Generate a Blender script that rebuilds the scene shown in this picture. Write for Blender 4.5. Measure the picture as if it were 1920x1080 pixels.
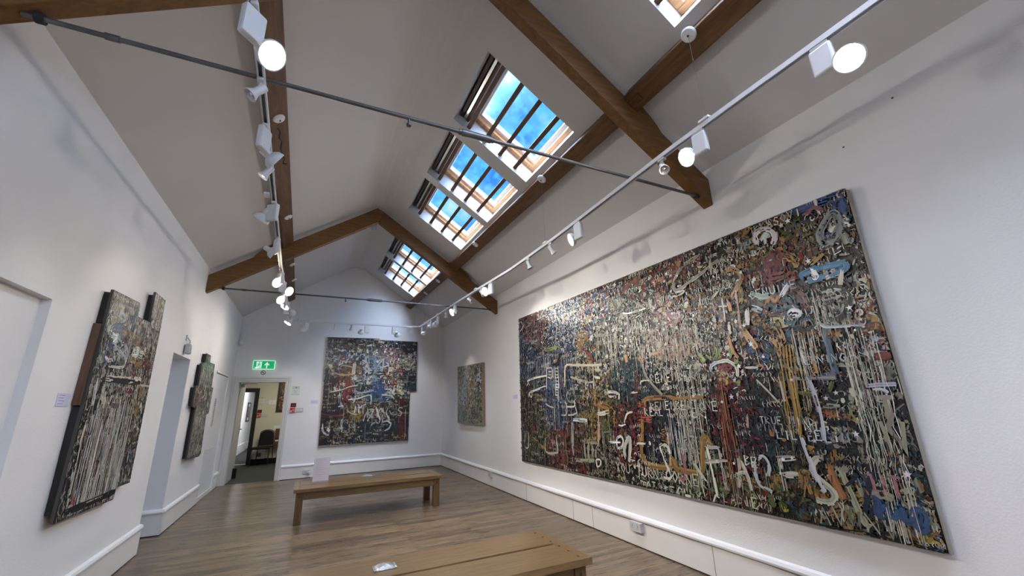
import bpy, bmesh, math, random
from mathutils import Vector, Matrix
D=bpy.data; C=bpy.context.scene.collection; scn=bpy.context.scene
for o in list(D.objects): D.objects.remove(o)
# ---------------------------------------------------------------- camera
CAM_H=1.4
yaw,pitch,roll=0.45802,0.27792,-0.02911          # fitted to the photograph
ca,sa,cb,sb,cc,sc_=math.cos(yaw),math.sin(yaw),math.cos(pitch),math.sin(pitch),math.cos(roll),math.sin(roll)
A_=Matrix(((ca,-sa,0),(sa,ca,0),(0,0,1)))
B_=Matrix(((1,0,0),(0,cb,sb),(0,-sb,cb)))
P_=Matrix(((1,0,0),(0,0,-1),(0,1,0)))
K_=Matrix(((cc,-sc_,0),(sc_,cc,0),(0,0,1)))
Rm=K_@P_@B_@A_                                    # world -> (right, down, forward)
cam=D.objects.new('camera',D.cameras.new('camera')); C.objects.link(cam)
right,down,fwd=Rm[0],Rm[1],Rm[2]
cam.matrix_world=Matrix(((right.x,-down.x,-fwd.x,0),(right.y,-down.y,-fwd.y,0),(right.z,-down.z,-fwd.z,CAM_H),(0,0,0,1)))
cam.data.sensor_width=36; cam.data.lens=764.8/1920*36; cam.data.clip_start=0.02
scn.camera=cam
# ---------------------------------------------------------------- colour / exposure
scn.view_settings.view_transform='Standard'; scn.view_settings.look='None'
scn.view_settings.gamma=1; scn.view_settings.use_curve_mapping=False
scn.view_settings.exposure=0.38
scn.cycles.max_bounces=9; scn.cycles.diffuse_bounces=6; scn.cycles.glossy_bounces=4
scn.cycles.transparent_max_bounces=12; scn.cycles.sample_clamp_indirect=6; scn.cycles.caustics_reflective=False; scn.cycles.caustics_refractive=False
# ---------------------------------------------------------------- world (blue sky with broken cloud)
w=D.worlds.new('sky'); scn.world=w; w.use_nodes=True; nt=w.node_tree; nt.nodes.clear()
def N(nt,t,**k):
    n=nt.nodes.new(t)
    for a,b in k.items(): setattr(n,a,b)
    return n
tc=N(nt,'ShaderNodeTexCoord'); n1=N(nt,'ShaderNodeTexNoise'); n1.inputs['Scale'].default_value=7; n1.inputs['Detail'].default_value=5
n2=N(nt,'ShaderNodeTexNoise'); n2.inputs['Scale'].default_value=60; n2.inputs['Detail'].default_value=6
nt.links.new(tc.outputs['Generated'],n1.inputs['Vector']); nt.links.new(tc.outputs['Generated'],n2.inputs['Vector'])
r1=N(nt,'ShaderNodeValToRGB'); e=r1.color_ramp.elements
e[0].position=.40; e[0].color=(.045,.24,.72,1); e[1].position=.66; e[1].color=(.85,.97,1.05,1)
m=e.new(.52); m.color=(.13,.46,.90,1)
r2=N(nt,'ShaderNodeValToRGB'); r2.color_ramp.elements[0].position=.45; r2.color_ramp.elements[0].color=(0,0,0,1); r2.color_ramp.elements[1].position=.62; r2.color_ramp.elements[1].color=(.6,.6,.6,1)
nt.links.new(n1.outputs['Fac'],r1.inputs['Fac']); nt.links.new(n2.outputs['Fac'],r2.inputs['Fac'])
mx=N(nt,'ShaderNodeMix',data_type='RGBA'); mx.inputs['B'].default_value=(.14,.62,.95,1)
nt.links.new(r2.outputs['Color'],mx.inputs['Factor']); nt.links.new(r1.outputs['Color'],mx.inputs['A'])
bg=N(nt,'ShaderNodeBackground'); bg.inputs['Strength'].default_value=1.15; wo=N(nt,'ShaderNodeOutputWorld')
dp=N(nt,'ShaderNodeVectorMath',operation='DOT_PRODUCT'); dp.inputs[1].default_value=(-.60,-.28,.753); nt.links.new(tc.outputs['Generated'],dp.inputs[0])
mr=N(nt,'ShaderNodeMapRange',interpolation_type='SMOOTHSTEP'); mr.inputs['From Min'].default_value=.05; mr.inputs['From Max'].default_value=.9; mr.inputs['To Min'].default_value=1.15; mr.inputs['To Max'].default_value=58   # the sky glows round the sun
nt.links.new(dp.outputs['Value'],mr.inputs['Value']); d2=N(nt,'ShaderNodeVectorMath',operation='DOT_PRODUCT'); d2.inputs[1].default_value=(.89,-.32,.33); nt.links.new(tc.outputs['Generated'],d2.inputs[0])
m2=N(nt,'ShaderNodeMapRange',interpolation_type='SMOOTHSTEP'); m2.inputs['From Min'].default_value=.52; m2.inputs['From Max'].default_value=.95; m2.inputs['To Min'].default_value=0; m2.inputs['To Max'].default_value=1.8   # sky brightness added out of view to light the left wall
nt.links.new(d2.outputs['Value'],m2.inputs['Value']); ad=N(nt,'ShaderNodeMath',operation='ADD'); nt.links.new(mr.outputs[0],ad.inputs[0]); nt.links.new(m2.outputs[0],ad.inputs[1]); nt.links.new(ad.outputs[0],bg.inputs['Strength'])
gf=N(nt,'ShaderNodeMapRange'); gf.inputs['From Min'].default_value=.05; gf.inputs['From Max'].default_value=.45; gf.inputs['To Max'].default_value=.92; nt.links.new(dp.outputs['Value'],gf.inputs['Value'])
mg=N(nt,'ShaderNodeMix',data_type='RGBA'); mg.inputs['B'].default_value=(.56,.58,.70,1); nt.links.new(gf.outputs[0],mg.inputs['Factor']); nt.links.new(mx.outputs['Result'],mg.inputs['A'])
nt.links.new(mg.outputs['Result'],bg.inputs['Color']); nt.links.new(bg.outputs[0],wo.inputs[0])
# ---------------------------------------------------------------- sun
def light(name,kind,loc,direction,energy,color=(1,1,1),**k):
    l=D.lights.new(name,kind); l.energy=energy; l.color=color
    for a,b in k.items(): setattr(l,a,b)
    o=D.objects.new(name,l); C.objects.link(o); o.location=loc
    o.rotation_euler=Vector(direction).to_track_quat('-Z','Y').to_euler(); return o
light('sun','SUN',(0,0,8),(.60,.28,-.753),13.0,(1,.96,.9),angle=.009)
# room dimensions
XL,XR,YF,YB=-1.47,3.12,10.57,-4.6
ZE,SL,XM=3.435,.665,.825
NC=1/math.hypot(1,SL)
def ceil_z(x): return ZE+SL*((x-XL) if x<XM else (XR-x))
def slope_pt(t,y,n,side=1):    # t metres down the slope from the ridge line, n metres out of the room
    zr=ZE+SL*(XR-XM)
    return Vector((XM+side*(t*NC+n*SL*NC),y,zr-t*SL*NC+n*NC))
# skylight openings on the right-hand slope: (y0,y1)
T0,T1=.507,1.637
SKY=[(-3.3,-2.2),(-2.05,-.95),(-.80,.28),(.50,1.585),(2.905,3.96),(4.185,5.22),(5.37,6.44),(7.71,8.80),(8.90,9.985)]
# area lamps added in the unseen roof openings behind the camera
for i,(y0,y1) in enumerate(SKY[:3]):
    p=slope_pt((T0+T1)/2,(y0+y1)/2,.02); light('rear_opening_fill','AREA',p,(-SL*NC,0,-NC),13,(.50,.72,1),shape='RECTANGLE',size=1.0,size_y=1.0)
light('rear_fill','AREA',(XM,YB+.12,1.7),(0,1,-.15),2,(.86,.93,1),shape='RECTANGLE',size=3.4,size_y=2.0)  # unseen fill lamp added at the rear wall, which has no window
for (y0,y1) in SKY[3:]:
    p=slope_pt((T0+T1)/2,(y0+y1)/2,.29); o=light('skylight_portal','AREA',p,(-SL*NC,0,-NC),1,shape='RECTANGLE',size=1.0,size_y=1.0)
    o.data.cycles.is_portal=True
# ---------------------------------------------------------------- helpers
def srgb(h):
    h=h.lstrip('#'); v=[int(h[i:i+2],16)/255 for i in (0,2,4)]
    return tuple(x/12.92 if x<=.04045 else ((x+.055)/1.055)**2.4 for x in v)
class MB:
    def __init__(s): s.v=[]; s.f=[]
    def add(s,vs,fs):
        b=len(s.v); s.v+= [tuple(v) for v in vs]; s.f+=[tuple(b+i for i in f) for f in fs]; return s
    def box(s,x0,x1,y0,y1,z0,z1,M=None):
        vs=[Vector(p) for p in ((x0,y0,z0),(x1,y0,z0),(x1,y1,z0),(x0,y1,z0),(x0,y0,z1),(x1,y0,z1),(x1,y1,z1),(x0,y1,z1))]
        if M: vs=[M@v for v in vs]
        return s.add(vs,[(0,3,2,1),(4,5,6,7),(0,1,5,4),(1,2,6,5),(2,3,7,6),(3,0,4,7)])
    def prism(s,poly,f0,f1):   # poly: 2-D points, f0/f1 map a 2-D point to 3-D on each face
        n=len(poly); vs=[f0(*p) for p in poly]+[f1(*p) for p in poly]
        return s.add(vs,[tuple(range(n)),tuple(range(2*n-1,n-1,-1))]+[(i,n+i,n+(i+1)%n,(i+1)%n) for i in range(n)])
    def tube(s,pts,r,n=10,caps=True):
        pts=[Vector(p) for p in pts]; rings=[]; up=None
        for i,p in enumerate(pts):
            d=((pts[min(i+1,len(pts)-1)]-pts[max(i-1,0)])).normalized()
            if up is None: up=d.orthogonal().normalized()
            up=(up-d*up.dot(d)).normalized(); q=d.cross(up)
            rr=r[i] if isinstance(r,(list,tuple)) else r
            rings.append([p+(up*math.cos(a)+q*math.sin(a))*rr for a in [2*math.pi*j/n for j in range(n)]])
        vs=[v for g in rings for v in g]; fs=[]
        for i in range(len(rings)-1):
            for j in range(n): a=i*n+j; b=i*n+(j+1)%n; fs.append((a,b,b+n,a+n))
        if caps: fs+= [tuple(range(n-1,-1,-1)),tuple(range((len(rings)-1)*n,len(rings)*n))]
        return s.add(vs,fs)
    def lathe(s,prof,M,n=28):   # prof: (radius, height along local z)
        vs=[];fs=[]
        for r,h in prof:
            for j in range(n): a=2*math.pi*j/n; vs.append(M@Vector((r*math.cos(a),r*math.sin(a),h)))
        for i in range(len(prof)-1):
            for j in range(n): a=i*n+j; b=i*n+(j+1)%n; fs.append((a,b,b+n,a+n))
        return s.add(vs,fs)
    def build(s,name,mat,parent=None,smooth=False,bevel=0,label=None,kind=None):
        me=D.meshes.new(name); me.from_pydata(s.v,[],s.f); me.materials.append(mat)
        bm=bmesh.new(); bm.from_mesh(me); bmesh.ops.recalc_face_normals(bm,faces=bm.faces); bm.to_mesh(me); bm.free()
        if smooth:
            for p in me.polygons: p.use_smooth=True
        o=D.objects.new(name,me); C.objects.link(o)
        if smooth:
            md=o.modifiers.new('edges','EDGE_SPLIT'); md.split_angle=math.radians(38)
        if bevel: 
            b=o.modifiers.new('bevel','BEVEL'); b.width=bevel; b.segments=2; b.limit_method='ANGLE'
        if parent: attach(o,parent)
        if label: o['label']=label
        if kind: o['kind']=kind
        return o
def attach(o,parent):
    o.parent=parent
    o.matrix_parent_inverse=Matrix.Translation(-parent.location)   # parts keep their world coordinates
def tag(o,label,cat,group=None,kind=None):
    o['label']=label; o['category']=cat
    if group: o['group']=group
    if kind: o['kind']=kind
    return o
def thing(name,label,cat,loc,group=None):
    o=D.objects.new(name,None); C.objects.link(o); o.location=loc; o.empty_display_size=.1
    return tag(o,label,cat,group)
def struct(name,mb,mat,label,cat,**k):
    return tag(mb.build(name,mat,**k),label,cat,kind='structure')
def frame_to(pos,d):
    return Matrix.Translation(pos)@Vector(d).to_track_quat('Z','Y').to_matrix().to_4x4()
# ---------------------------------------------------------------- materials
def mat(name,col,rough=.5,metal=0,spec=.5,noise=None,bump=None,emit=None,trans=0,coat=0,alpha=1):
    m=D.materials.new(name); m.use_nodes=True; nt=m.node_tree; b=nt.nodes['Principled BSDF']
    b.inputs['Base Color'].default_value=(*col,1); b.inputs['Roughness'].default_value=rough; b.inputs['Metallic'].default_value=metal
    b.inputs['Specular IOR Level'].default_value=spec; b.inputs['Transmission Weight'].default_value=trans; b.inputs['Coat Weight'].default_value=coat
    b.inputs['Alpha'].default_value=alpha
    t=N(nt,'ShaderNodeTexCoord')
    if noise:      # (scale, colour2, contrast)
        n=N(nt,'ShaderNodeTexNoise'); n.inputs['Scale'].default_value=noise[0]; n.inputs['Detail'].default_value=5
        nt.links.new(t.outputs['Object'],n.inputs['Vector'])
        r=N(nt,'ShaderNodeValToRGB'); r.color_ramp.elements[0].position=.5-noise[2]; r.color_ramp.elements[1].position=.5+noise[2]
        r.color_ramp.elements[0].color=(*col,1); r.color_ramp.elements[1].color=(*noise[1],1)
        nt.links.new(n.outputs['Fac'],r.inputs['Fac']); nt.links.new(r.outputs['Color'],b.inputs['Base Color'])
    if bump:       # (scale, strength, distance)
        n=N(nt,'ShaderNodeTexNoise'); n.inputs['Scale'].default_value=bump[0]; n.inputs['Detail'].default_value=4
        nt.links.new(t.outputs['Object'],n.inputs['Vector']); bp=N(nt,'ShaderNodeBump'); bp.inputs['Strength'].default_value=bump[1]; bp.inputs['Distance'].default_value=bump[2]
        nt.links.new(n.outputs['Fac'],bp.inputs['Height']); nt.links.new(bp.outputs[0],b.inputs['Normal'])
    if emit: b.inputs['Emission Color'].default_value=(*emit[0],1); b.inputs['Emission Strength'].default_value=emit[1]
    return m
def wood(name,c1,c2,scale=(1,12,12),rough=.5,spec=.4,bump=.15,knots=False):
    m=D.materials.new(name); m.use_nodes=True; nt=m.node_tree; b=nt.nodes['Principled BSDF']
    t=N(nt,'ShaderNodeTexCoord'); mp=N(nt,'ShaderNodeMapping'); mp.inputs['Scale'].default_value=scale
    nt.links.new(t.outputs['Object'],mp.inputs['Vector'])
    n=N(nt,'ShaderNodeTexNoise'); n.inputs['Scale'].default_value=3.2; n.inputs['Detail'].default_value=8; n.inputs['Roughness'].default_value=.62; n.inputs['Distortion'].default_value=.5
    nt.links.new(mp.outputs[0],n.inputs['Vector'])
    r=N(nt,'ShaderNodeValToRGB'); r.color_ramp.elements[0].position=.3; r.color_ramp.elements[1].position=.72
    r.color_ramp.elements[0].color=(*c1,1); r.color_ramp.elements[1].color=(*c2,1); nt.links.new(n.outputs['Fac'],r.inputs['Fac'])
    out=r.outputs['Color']
    if knots:
        v=N(nt,'ShaderNodeTexVoronoi'); v.inputs['Scale'].default_value=2.2; nt.links.new(mp.outputs[0],v.inputs['Vector']) if False else nt.links.new(t.outputs['Object'],v.inputs['Vector'])
        r3=N(nt,'ShaderNodeValToRGB'); r3.color_ramp.elements[0].position=.02; r3.color_ramp.elements[1].position=.055; r3.color_ramp.elements[0].color=(.35,.35,.35,1); r3.color_ramp.elements[1].color=(1,1,1,1)
        nt.links.new(v.outputs['Distance'],r3.inputs['Fac']); mm=N(nt,'ShaderNodeMix',data_type='RGBA',blend_type='MULTIPLY'); mm.inputs['Factor'].default_value=1
        nt.links.new(out,mm.inputs['A']); nt.links.new(r3.outputs['Color'],mm.inputs['B']); out=mm.outputs['Result']
    nt.links.new(out,b.inputs['Base Color']); b.inputs['Roughness'].default_value=rough; b.inputs['Specular IOR Level'].default_value=spec
    bp=N(nt,'ShaderNodeBump'); bp.inputs['Strength'].default_value=bump; bp.inputs['Distance'].default_value=.003
    nt.links.new(n.outputs['Fac'],bp.inputs['Height']); nt.links.new(bp.outputs[0],b.inputs['Normal'])
    return m
M={}
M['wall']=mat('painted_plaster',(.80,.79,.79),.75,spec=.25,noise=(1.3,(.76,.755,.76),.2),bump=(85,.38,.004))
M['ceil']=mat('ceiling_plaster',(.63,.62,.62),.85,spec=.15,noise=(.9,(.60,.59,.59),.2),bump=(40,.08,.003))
M['skirt']=mat('skirting_paint',(.80,.775,.75),.42,noise=(2.5,(.74,.71,.68),.25))
M['rail']=mat('rail_gloss_paint',(.86,.86,.87),.3)
M['door']=mat('door_paint',(.66,.65,.62),.45)
M['white']=mat('white_enamel',(.66,.66,.68),.35)
M['whiteplastic']=mat('white_plastic',(.78,.78,.80),.4)
M['grey']=mat('grey_metal',(.30,.31,.33),.35,.7)
M['steel']=mat('rod_steel',(.085,.082,.085),.38,.55,noise=(9,(.14,.14,.14),.2))
M['dark']=mat('dark_gap',(.015,.013,.012),.7)
M['black']=mat('black_vinyl',(.008,.008,.009),.65,spec=.2)
M['oak']=wood('truss_timber',srgb('#55391b'),srgb('#80592c'),(1,9,9),.55)
M['oaky']=wood('purlin_timber',srgb('#452c17'),srgb('#6f4c29'),(9,1,9),.55)
M['pine']=wood('bench_pine',srgb('#5b4529'),srgb('#84663e'),(1,14,14),.33,.5,.1,True)
M['piney']=wood('bench_pine_end',srgb('#5b4529'),srgb('#84663e'),(14,1,14),.33,.5,.1)
M['framepine']=wood('window_pine',srgb('#a9794c'),srgb('#cfa67a'),(14,1,14),.4)
M['bar']=wood('louvre_walnut',srgb('#43281b'),srgb('#6e4a35'),(14,1,14),.5)
M['browndark']=mat('blind_box_brown',srgb('#2c1a12'),.5)
M['glass']=D.materials.new('window_glass'); g=M['glass']; g.use_nodes=True; gn=g.node_tree; gn.nodes.clear()
tr=N(gn,'ShaderNodeBsdfTransparent'); tr.inputs[0].default_value=(.9,.96,1,1); gl=N(gn,'ShaderNodeBsdfGlossy'); gl.inputs['Roughness'].default_value=.02
fr=N(gn,'ShaderNodeLayerWeight'); fr.inputs[0].default_value=.12; ms=N(gn,'ShaderNodeMixShader'); mo=N(gn,'ShaderNodeOutputMaterial')
ms.inputs[0].default_value=.05; gn.links.new(tr.outputs[0],ms.inputs[1]); gn.links.new(gl.outputs[0],ms.inputs[2]); gn.links.new(ms.outputs[0],mo.inputs[0])
M['lamp']=mat('lit_lens',(1,1,1),.3,emit=((1,.93,.84),260))
M['lampwarm']=mat('lit_lens_warm',(1,1,1),.3,emit=((1,.80,.58),110))
M['lampdim']=mat('bulb_glow',(1,.96,.85),.3,emit=((1,.95,.82),2.2))
M['reflector']=mat('lamp_reflector',(.75,.75,.76),.15,.9)
M['sock']=mat('socket_plastic',(.55,.54,.55),.35)
M['carpet']=mat('office_carpet',srgb('#3c3f3a'),.95,spec=.1,noise=(60,srgb('#4a4d48'),.3),bump=(200,.4,.004))
M['cream']=mat('cream_wall_paint',srgb('#cfcbb6'),.8,spec=.2,bump=(70,.2,.003))
M['frame_dark']=mat('dark_stained_frame',srgb('#1e1a17'),.5)
M['label']=mat('label_card',(.62,.61,.80),.5)
M['ink']=mat('label_ink',(.16,.15,.22),.6)
M['green']=mat('exit_green',(.0,.33,.12),.35,emit=((.0,.42,.14),.45))
M['exitwhite']=mat('exit_white',(.85,1,.92),.35,emit=((.8,1,.9),.45))
M['red']=mat('fire_red',srgb('#c02a1c'),.4)
M['maroon']=mat('maroon_sign',srgb('#4a1018'),.4)
M['palegreen']=mat('notice_green',srgb('#b9cfae'),.5)
M['foil']=mat('silver_foil',(.40,.41,.40),.3,.9,bump=(45,.8,.02))
M['paper']=mat('printed_sheet',(.60,.52,.55),.5)
M['acrylic']=D.materials.new('clear_acrylic'); a_=M['acrylic']; a_.use_nodes=True; bb=a_.node_tree.nodes['Principled BSDF']; bb.inputs['Base Color'].default_value=(.93,.95,1,1); bb.inputs['Alpha'].default_value=.35; bb.inputs['Roughness'].default_value=.08
M['ply']=wood('raw_plywood',srgb('#4e382b'),srgb('#6b5040'),(9,9,1),.7)
# floor of narrow strips running across the room
def floor_mat():
    m=D.materials.new('oak_strip_floor'); m.use_nodes=True; nt=m.node_tree; b=nt.nodes['Principled BSDF']
    t=N(nt,'ShaderNodeTexCoord'); br=N(nt,'ShaderNodeTexBrick'); br.offset=.37; br.squash=1
    br.inputs['Scale'].default_value=1; br.inputs['Brick Width'].default_value=1.15; br.inputs['Row Height'].default_value=.072; br.inputs['Mortar Size'].default_value=.0012; br.inputs['Bias'].default_value=0
    br.inputs['Color1'].default_value=(0,0,0,1); br.inputs['Color2'].default_value=(1,1,1,1); br.inputs['Mortar'].default_value=(.35,.35,.35,1)
    nt.links.new(t.outputs['Object'],br.inputs['Vector'])
    mp=N(nt,'ShaderNodeMapping'); mp.inputs['Scale'].default_value=(1.1,16,1); nt.links.new(t.outputs['Object'],mp.inputs['Vector'])
    n=N(nt,'ShaderNodeTexNoise'); n.inputs['Scale'].default_value=2.6; n.inputs['Detail'].default_value=7; n.inputs['Roughness'].default_value=.6; nt.links.new(mp.outputs[0],n.inputs['Vector'])
    ma=N(nt,'ShaderNodeMath',operation='MULTIPLY_ADD'); ma.inputs[1].default_value=.34; nt.links.new(br.outputs['Color'],ma.inputs[0])
    mb_=N(nt,'ShaderNodeMath',operation='MULTIPLY'); mb_.inputs[1].default_value=.82; nt.links.new(n.outputs['Fac'],mb_.inputs[0]); nt.links.new(mb_.outputs[0],ma.inputs[2])
    r=N(nt,'ShaderNodeValToRGB'); e=r.color_ramp.elements; e[0].position=.15; e[0].color=(*srgb('#392c1f'),1); e[1].position=.85; e[1].color=(*srgb('#8a7256'),1); k=e.new(.5); k.color=(*srgb('#5a4b39'),1)
    nt.links.new(ma.outputs[0],r.inputs['Fac']); nt.links.new(r.outputs['Color'],b.inputs['Base Color'])
    rr=N(nt,'ShaderNodeMapRange'); rr.inputs['To Min'].default_value=.20; rr.inputs['To Max'].default_value=.38; nt.links.new(n.outputs['Fac'],rr.inputs['Value']); nt.links.new(rr.outputs[0],b.inputs['Roughness'])
    bp=N(nt,'ShaderNodeBump'); bp.inputs['Strength'].default_value=.12; bp.inputs['Distance'].default_value=.003; nt.links.new(ma.outputs[0],bp.inputs['Height']); nt.links.new(bp.outputs[0],b.inputs['Normal'])
    return m
M['floor']=floor_mat()
# paint: colour comes from the strokes, gloss from varnish
def paint_mat(name,rough=.32,bs=260,st=.5):
    m=D.materials.new(name); m.use_nodes=True; nt=m.node_tree; b=nt.nodes['Principled BSDF']
    a=N(nt,'ShaderNodeVertexColor'); a.layer_name='Col'; nt.links.new(a.outputs['Color'],b.inputs['Base Color'])
    b.inputs['Roughness'].default_value=rough; b.inputs['Specular IOR Level'].default_value=.75
    t=N(nt,'ShaderNodeTexCoord'); mp=N(nt,'ShaderNodeMapping'); mp.inputs['Scale'].default_value=(1,1,.35); nt.links.new(t.outputs['Object'],mp.inputs['Vector'])
    n=N(nt,'ShaderNodeTexNoise'); n.inputs['Scale'].default_value=bs; n.inputs['Detail'].default_value=3; nt.links.new(mp.outputs[0],n.inputs['Vector'])
    bp=N(nt,'ShaderNodeBump'); bp.inputs['Strength'].default_value=st; bp.inputs['Distance'].default_value=.004; nt.links.new(n.outputs['Fac'],bp.inputs['Height']); nt.links.new(bp.outputs[0],b.inputs['Normal'])
    return m
M['paint']=paint_mat('varnished_paint',.19,150,.7)
M['paint2']=paint_mat('satin_paint',.5,120,.35); M['paint2'].node_tree.nodes['Principled BSDF'].inputs['Specular IOR Level'].default_value=.25
M['board']=mat('painted_board_edge',(.30,.27,.23),.6)
# ================================================================= SETTING
def cells(us,vs,holes):
    for i in range(len(us)-1):
        for j in range(len(vs)-1):
            u=(us[i]+us[i+1])/2; v=(vs[j]+vs[j+1])/2
            if not any(a<u<b and c<v<d for a,b,c,d in holes): yield us[i],us[i+1],vs[j],vs[j+1]
struct('floor',MB().box(XL-.9,XR+.2,YB,YF+.07,-.1,0),M['floor'],'brown oak strip floor laid across the gallery','floor')
struct('wall_right',MB().box(XR,XR+.2,YB,YF+.2,-.1,ZE+.02),M['wall'],'long white textured wall behind the huge painting','wall')
# left wall: blocked doorway recess, open passage, cupboard recess
mb=MB(); ys=[YB,1.9,3.41,6.07,6.86,8.78,9.98,YF+.2]; zs=[-.1,2.1,ZE+.02]
for a,b,c,d in cells(ys,zs,[(1.9,3.41,-.2,2.1),(6.07,6.86,-.2,2.1),(8.78,9.98,-.2,2.1)]): mb.box(XL-.25,XL,a,b,c,d)
mb.box(XL-.25,XL-.055,1.9,3.41,0,2.1); mb.box(XL-.25,XL-.02,8.78,9.98,0,2.1)
struct('wall_left',mb,M['wall'],'long white wall with recesses opposite the huge painting','wall')
# passage behind the opening
mb=MB(); mb.box(XL-1.4,XL-.25,6.86,7.0,-.1,2.3); mb.box(XL-1.5,XL-1.4,5.2,7.0,-.1,2.3); mb.box(XL-1.4,XL-.25,5.1,5.2,-.1,2.3); mb.box(XL-1.4,XL-.25,5.2,6.86,2.1,2.3)
struct('wall_passage',mb,M['wall'],'pale wall lining the side passage through the opening','wall')
struct('floor_passage',MB().box(XL-1.4,XL-.9,5.2,6.86,-.1,0),M['floor'],'oak floor continuing inside the side passage','floor')
light('passage_fill','AREA',(XL-.95,6.0,2.06),(.15,.5,-1),4,(.55,.76,1),shape='RECTANGLE',size=.5,size_y=.7)  # lamp added out of view to give the passage cool light
# far gable wall with the doorway
mb=MB()
for a,b,c,d in cells([XL-.25,-1.37,-.46,XR+.2],[-.1,2.035,ZE],[(-1.37,-.46,-.1,2.035)]): mb.box(a,b,YF,YF+.16,c,d)
mb.prism([(XL-.25,ZE),(XR+.2,ZE),(XM,ZE+SL*(XR+.2-XM)+.02)],lambda x,z:(x,YF,z),lambda x,z:(x,YF+.16,z))
struct('wall_far',mb,M['wall'],'white gable end wall with the open doorway','wall')
mb=MB(); mb.box(XL-.25,XR+.2,YB-.16,YB,-.1,ZE); mb.prism([(XL-.25,ZE),(XR+.2,ZE),(XM,ZE+SL*(XR+.2-XM)+.02)],lambda x,z:(x,YB-.16,z),lambda x,z:(x,YB,z))
struct('wall_rear',mb,M['wall'],'white gable end wall behind the viewer','wall')
# ceiling: two slopes meeting in a softly rounded ridge
TH=.30
def slab(mb,t0,t1,y0,y1,side,n0=0,n1=TH):
    vs=[slope_pt(t,y,n,side) for n in (n0,n1) for t,y in ((t0,y0),(t1,y0),(t1,y1),(t0,y1))]
    mb.add(vs,[(0,1,2,3),(7,6,5,4),(0,4,5,1),(1,5,6,2),(2,6,7,3),(3,7,4,0)])
TE=(XR+.03-XM)/NC; TR=.30
mb=MB(); slab(mb,TR,(XM-XL+.03)/NC,YB,YF+.1,-1)
arc=[]
for k in range(9):                                     # rounded ridge strip
    a=-1+2*k/8; x=XM+a*TR*NC; z=ZE+SL*(XR-XM)-TR*NC*SL*(.5+.5*a*a); arc.append((x,z))
for (xa,za),(xb,zb) in zip(arc,arc[1:]):
    mb.add([(xa,YB,za),(xb,YB,zb),(xb,YF+.1,zb),(xa,YF+.1,za),(xa,YB,za+.35),(xb,YB,zb+.35),(xb,YF+.1,zb+.35),(xa,YF+.1,za+.35)],[(0,1,2,3),(7,6,5,4),(0,4,5,1),(1,5,6,2),(2,6,7,3),(3,7,4,0)])
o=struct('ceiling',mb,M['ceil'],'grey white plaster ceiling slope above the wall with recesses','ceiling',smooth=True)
mb=MB(); ys=sorted(set([YB,YF+.1]+[v for p in SKY for v in p]))
holes=[(T0,T1,a,b) for a,b in SKY]
for a,b,c,d in cells([TR,T0,T1,TE],ys,holes): slab(mb,a,b,c,d,1)
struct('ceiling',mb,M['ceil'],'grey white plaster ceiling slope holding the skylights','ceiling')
# skirtings: deep boards with a gloss rail on top
def skirting(name,segs,label):
    r=None
    e=thing(name,label,'skirting board',segs[0][0]); e['kind']='structure'
    for (p,q,nrm) in segs:
        p=Vector(p);q=Vector(q);d=(q-p).normalized();n=Vector(nrm); L=(q-p).length
        Mx=Matrix((( d.x,n.x,0,p.x),(d.y,n.y,0,p.y),(0,0,1,0),(0,0,0,1)))
        MB().box(0,L,0,.018,.010,.245,Mx).build('board',M['skirt'],e,bevel=.002); MB().box(0,L,0,.012,.0005,.010,Mx).build('floor_gap',M['dark'],e)
        MB().prism([(0,.245),(.030,.245),(.034,.262),(.026,.283),(0,.292)],lambda a,b:Mx@Vector((0,a,b)),lambda a,b:Mx@Vector((L,a,b))).build('rail',M['rail'],e)
    return e
skirting('baseboard_right',[((XR,YB,0),(XR,YF,0),(-1,0,0))],'deep cream skirting with white rail under the huge painting')
skirting('baseboard_far',[((-.372,YF,0),(XR,YF,0),(0,-1,0))],'deep white skirting with rail along the gable wall')
skirting('baseboard_left',[((XL,3.41,0),(XL,6.09,0),(1,0,0)),((XL,6.84,0),(XL,8.78,0),(1,0,0)),((XL-.8,6.86,0),(XL+.018,6.86,0),(0,-1,0)),((XL,9.98,0),(XL,10.42,0),(1,0,0))],'deep white skirting along the wall with recesses')
skirting('baseboard_rear_left',[((XL,YB,0),(XL,1.9,0),(1,0,0))],'deep white skirting beside the blocked doorway recess')
# thin vertical joints in the right skirting
j=MB()
for y in (2.72,4.35,4.75,6.0): j.box(XR-.0188,XR-.018,y,y+.004,.006,.243)
j.build('joint',M['dark'],None); jo=D.objects['joint']; attach(jo,D.objects['baseboard_right'])
# cable under the rail
cab=[]; random.seed(4)
y=1.0
while y<10.3:
    cab.append((XR-.024,y,.240+random.uniform(-.006,.003)-(.012*max(0,math.sin(y*1.7)))*.6)); y+=.22
tag(MB().tube(cab,.0035,6).build('power_cable',mat('cable_grey',(.20,.19,.18),.5),smooth=True),'thin grey cable sagging below the skirting rail','cable')
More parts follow.
